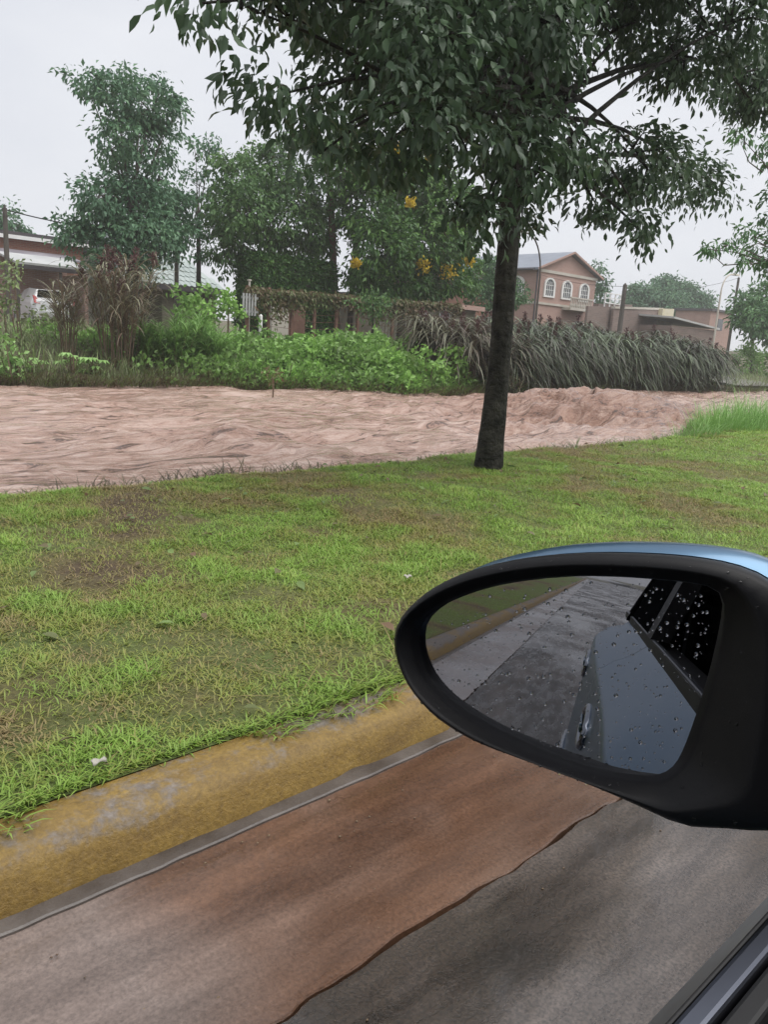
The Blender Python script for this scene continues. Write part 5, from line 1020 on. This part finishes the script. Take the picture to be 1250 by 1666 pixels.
loft([loop3(rim*0.985+up_*0.2, -0.010), loop3(rim*0.995+up_, -0.016), loop3(rim*0.98+up_*1.3, -0.035), loop3(rim*0.9+up_*1.4, -0.062), loop3(rim*0.72+up_, -0.085), loop3(rim*0.4, -0.1)], 'cap', M['paint'], mir, True)
b = MB(); b.v = [tuple(v) for v in loop3(gl*0.999, 0.0)]; b.f = [tuple(range(m_))]; go = b.build('mirror_glass', M['mirror'], mir)
# make the glass face the eye
# arm and sail
b = MB(); b.prism([onM(1300, 1030, -0.005), onM(1300, 1340, -0.005), onM(1300, 1340, -0.06), onM(1300, 1030, -0.06)], (0.06, 0.0, -0.01)); b.build('arm', M['blk'], mir, False, 0.01)
b = MB(); b.prism([(-0.104, 0.47, 0.959), (-0.104, 0.78, 0.959), (-0.06, 0.56, 1.17), (-0.07, 0.47, 1.12)], (0.012, 0, 0)); b.build('sail', M['blk'], mir)
# raindrops on the glass
V = []; F = []; nr, ns = 3, 9; cnt = 0; tries = 0
placed = []
while cnt < 620 and tries < 6000:
    tries += 1; a = random.random(); qx, qy = random.uniform(685, 1175), random.uniform(940, 1260)
    q = onM(qx, qy); w_ = np.array([(q-MP0) @ MU, (q-MP0) @ MV]); ang = math.atan2(w_[1], w_[0]); r_lim = np.interp(ang, np.linspace(-math.pi, math.pi, m_, False), np.hypot(gl[:, 0], gl[:, 1]))
    if np.hypot(*w_) > r_lim*0.94: continue
    if random.random() > 0.6+0.4*(qx-685)/490*(1.15-(qy-940)/420): continue
    rad = 0.0003+0.0011*random.random()**3
    if any((w_[0]-p[0])**2+(w_[1]-p[1])**2 < (rad+p[2])**2 for p in placed): continue
    placed.append((w_[0], w_[1], rad)); cnt += 1; base = len(V); asp = random.uniform(0.85, 1.2)
    for k in range(nr):
        th = math.pi/2*k/nr
        for s in range(ns):
            f = 2*math.pi*s/ns; V.append(MP0+MU*(w_[0]+rad*math.cos(th)*math.cos(f))+MV*(w_[1]+asp*rad*math.cos(th)*math.sin(f))+MN*(0.00012+0.62*rad*math.sin(th)))
    V.append(MP0+MU*w_[0]+MV*w_[1]+MN*(0.00012+0.62*rad))
    for k in range(nr-1):
        for s in range(ns): s2 = (s+1) % ns; F.append((base+k*ns+s, base+k*ns+s2, base+(k+1)*ns+s2, base+(k+1)*ns+s))
    for s in range(ns): F.append((base+(nr-1)*ns+s, base+(nr-1)*ns+(s+1) % ns, base+nr*ns))
rl = [(0.12, 0.012), (0.45, 0.0165), (0.55, 0.0195), (0.62, 0.0195), (0.9, 0.0165), (1.0, 0.012)]
for _ in range(260):
    k = random.randrange(m_); f = random.uniform(0.15, 0.97)
    off = float(np.interp(f, [q_[0] for q_ in rl], [q_[1] for q_ in rl])); w_ = lerp(gl[k], rim[k], f); rad = 0.0003+0.0009*random.random()**3; base = len(V)
    for q_ in range(nr):
        th = math.pi/2*q_/nr
        for s_ in range(ns): fa = 2*math.pi*s_/ns; V.append(MP0+MU*(w_[0]+rad*math.cos(th)*math.cos(fa))+MV*(w_[1]+rad*math.cos(th)*math.sin(fa))+MN*(off-0.0001+0.6*rad*math.sin(th)))
    V.append(MP0+MU*w_[0]+MV*w_[1]+MN*(off-0.0001+0.6*rad))
    for q_ in range(nr-1):
        for s_ in range(ns): s2 = (s_+1) % ns; F.append((base+q_*ns+s_, base+q_*ns+s2, base+(q_+1)*ns+s2, base+(q_+1)*ns+s_))
    for s_ in range(ns): F.append((base+(nr-1)*ns+s_, base+(nr-1)*ns+(s_+1) % ns, base+nr*ns))
b = MB(); b.v = [tuple(v) for v in V]; b.f = F; o = b.build('raindrops', M['drop'], mir, True); o['kind'] = 'stuff'

# ------------------------------------------------------------------ rainy air
hz = bpy.data.materials.new('rain_haze'); hz.use_nodes = True; hn = hz.node_tree.nodes; hn.clear()
pv = hn.new('ShaderNodeVolumePrincipled'); pv.inputs['Color'].default_value = (0.98, 0.985, 1.0, 1); pv.inputs['Density'].default_value = 0.0012; pv.inputs['Anisotropy'].default_value = 0.2
ho = hn.new('ShaderNodeOutputMaterial'); hz.node_tree.links.new(pv.outputs['Volume'], ho.inputs['Volume'])
b = MB(); b.box(-640, 640, -640, 640, -2.7, 14.0); o = b.build('haze', hz); o['kind'] = 'stuff'; o['label'] = 'thin rainy haze hanging over the whole place'; o['category'] = 'haze'
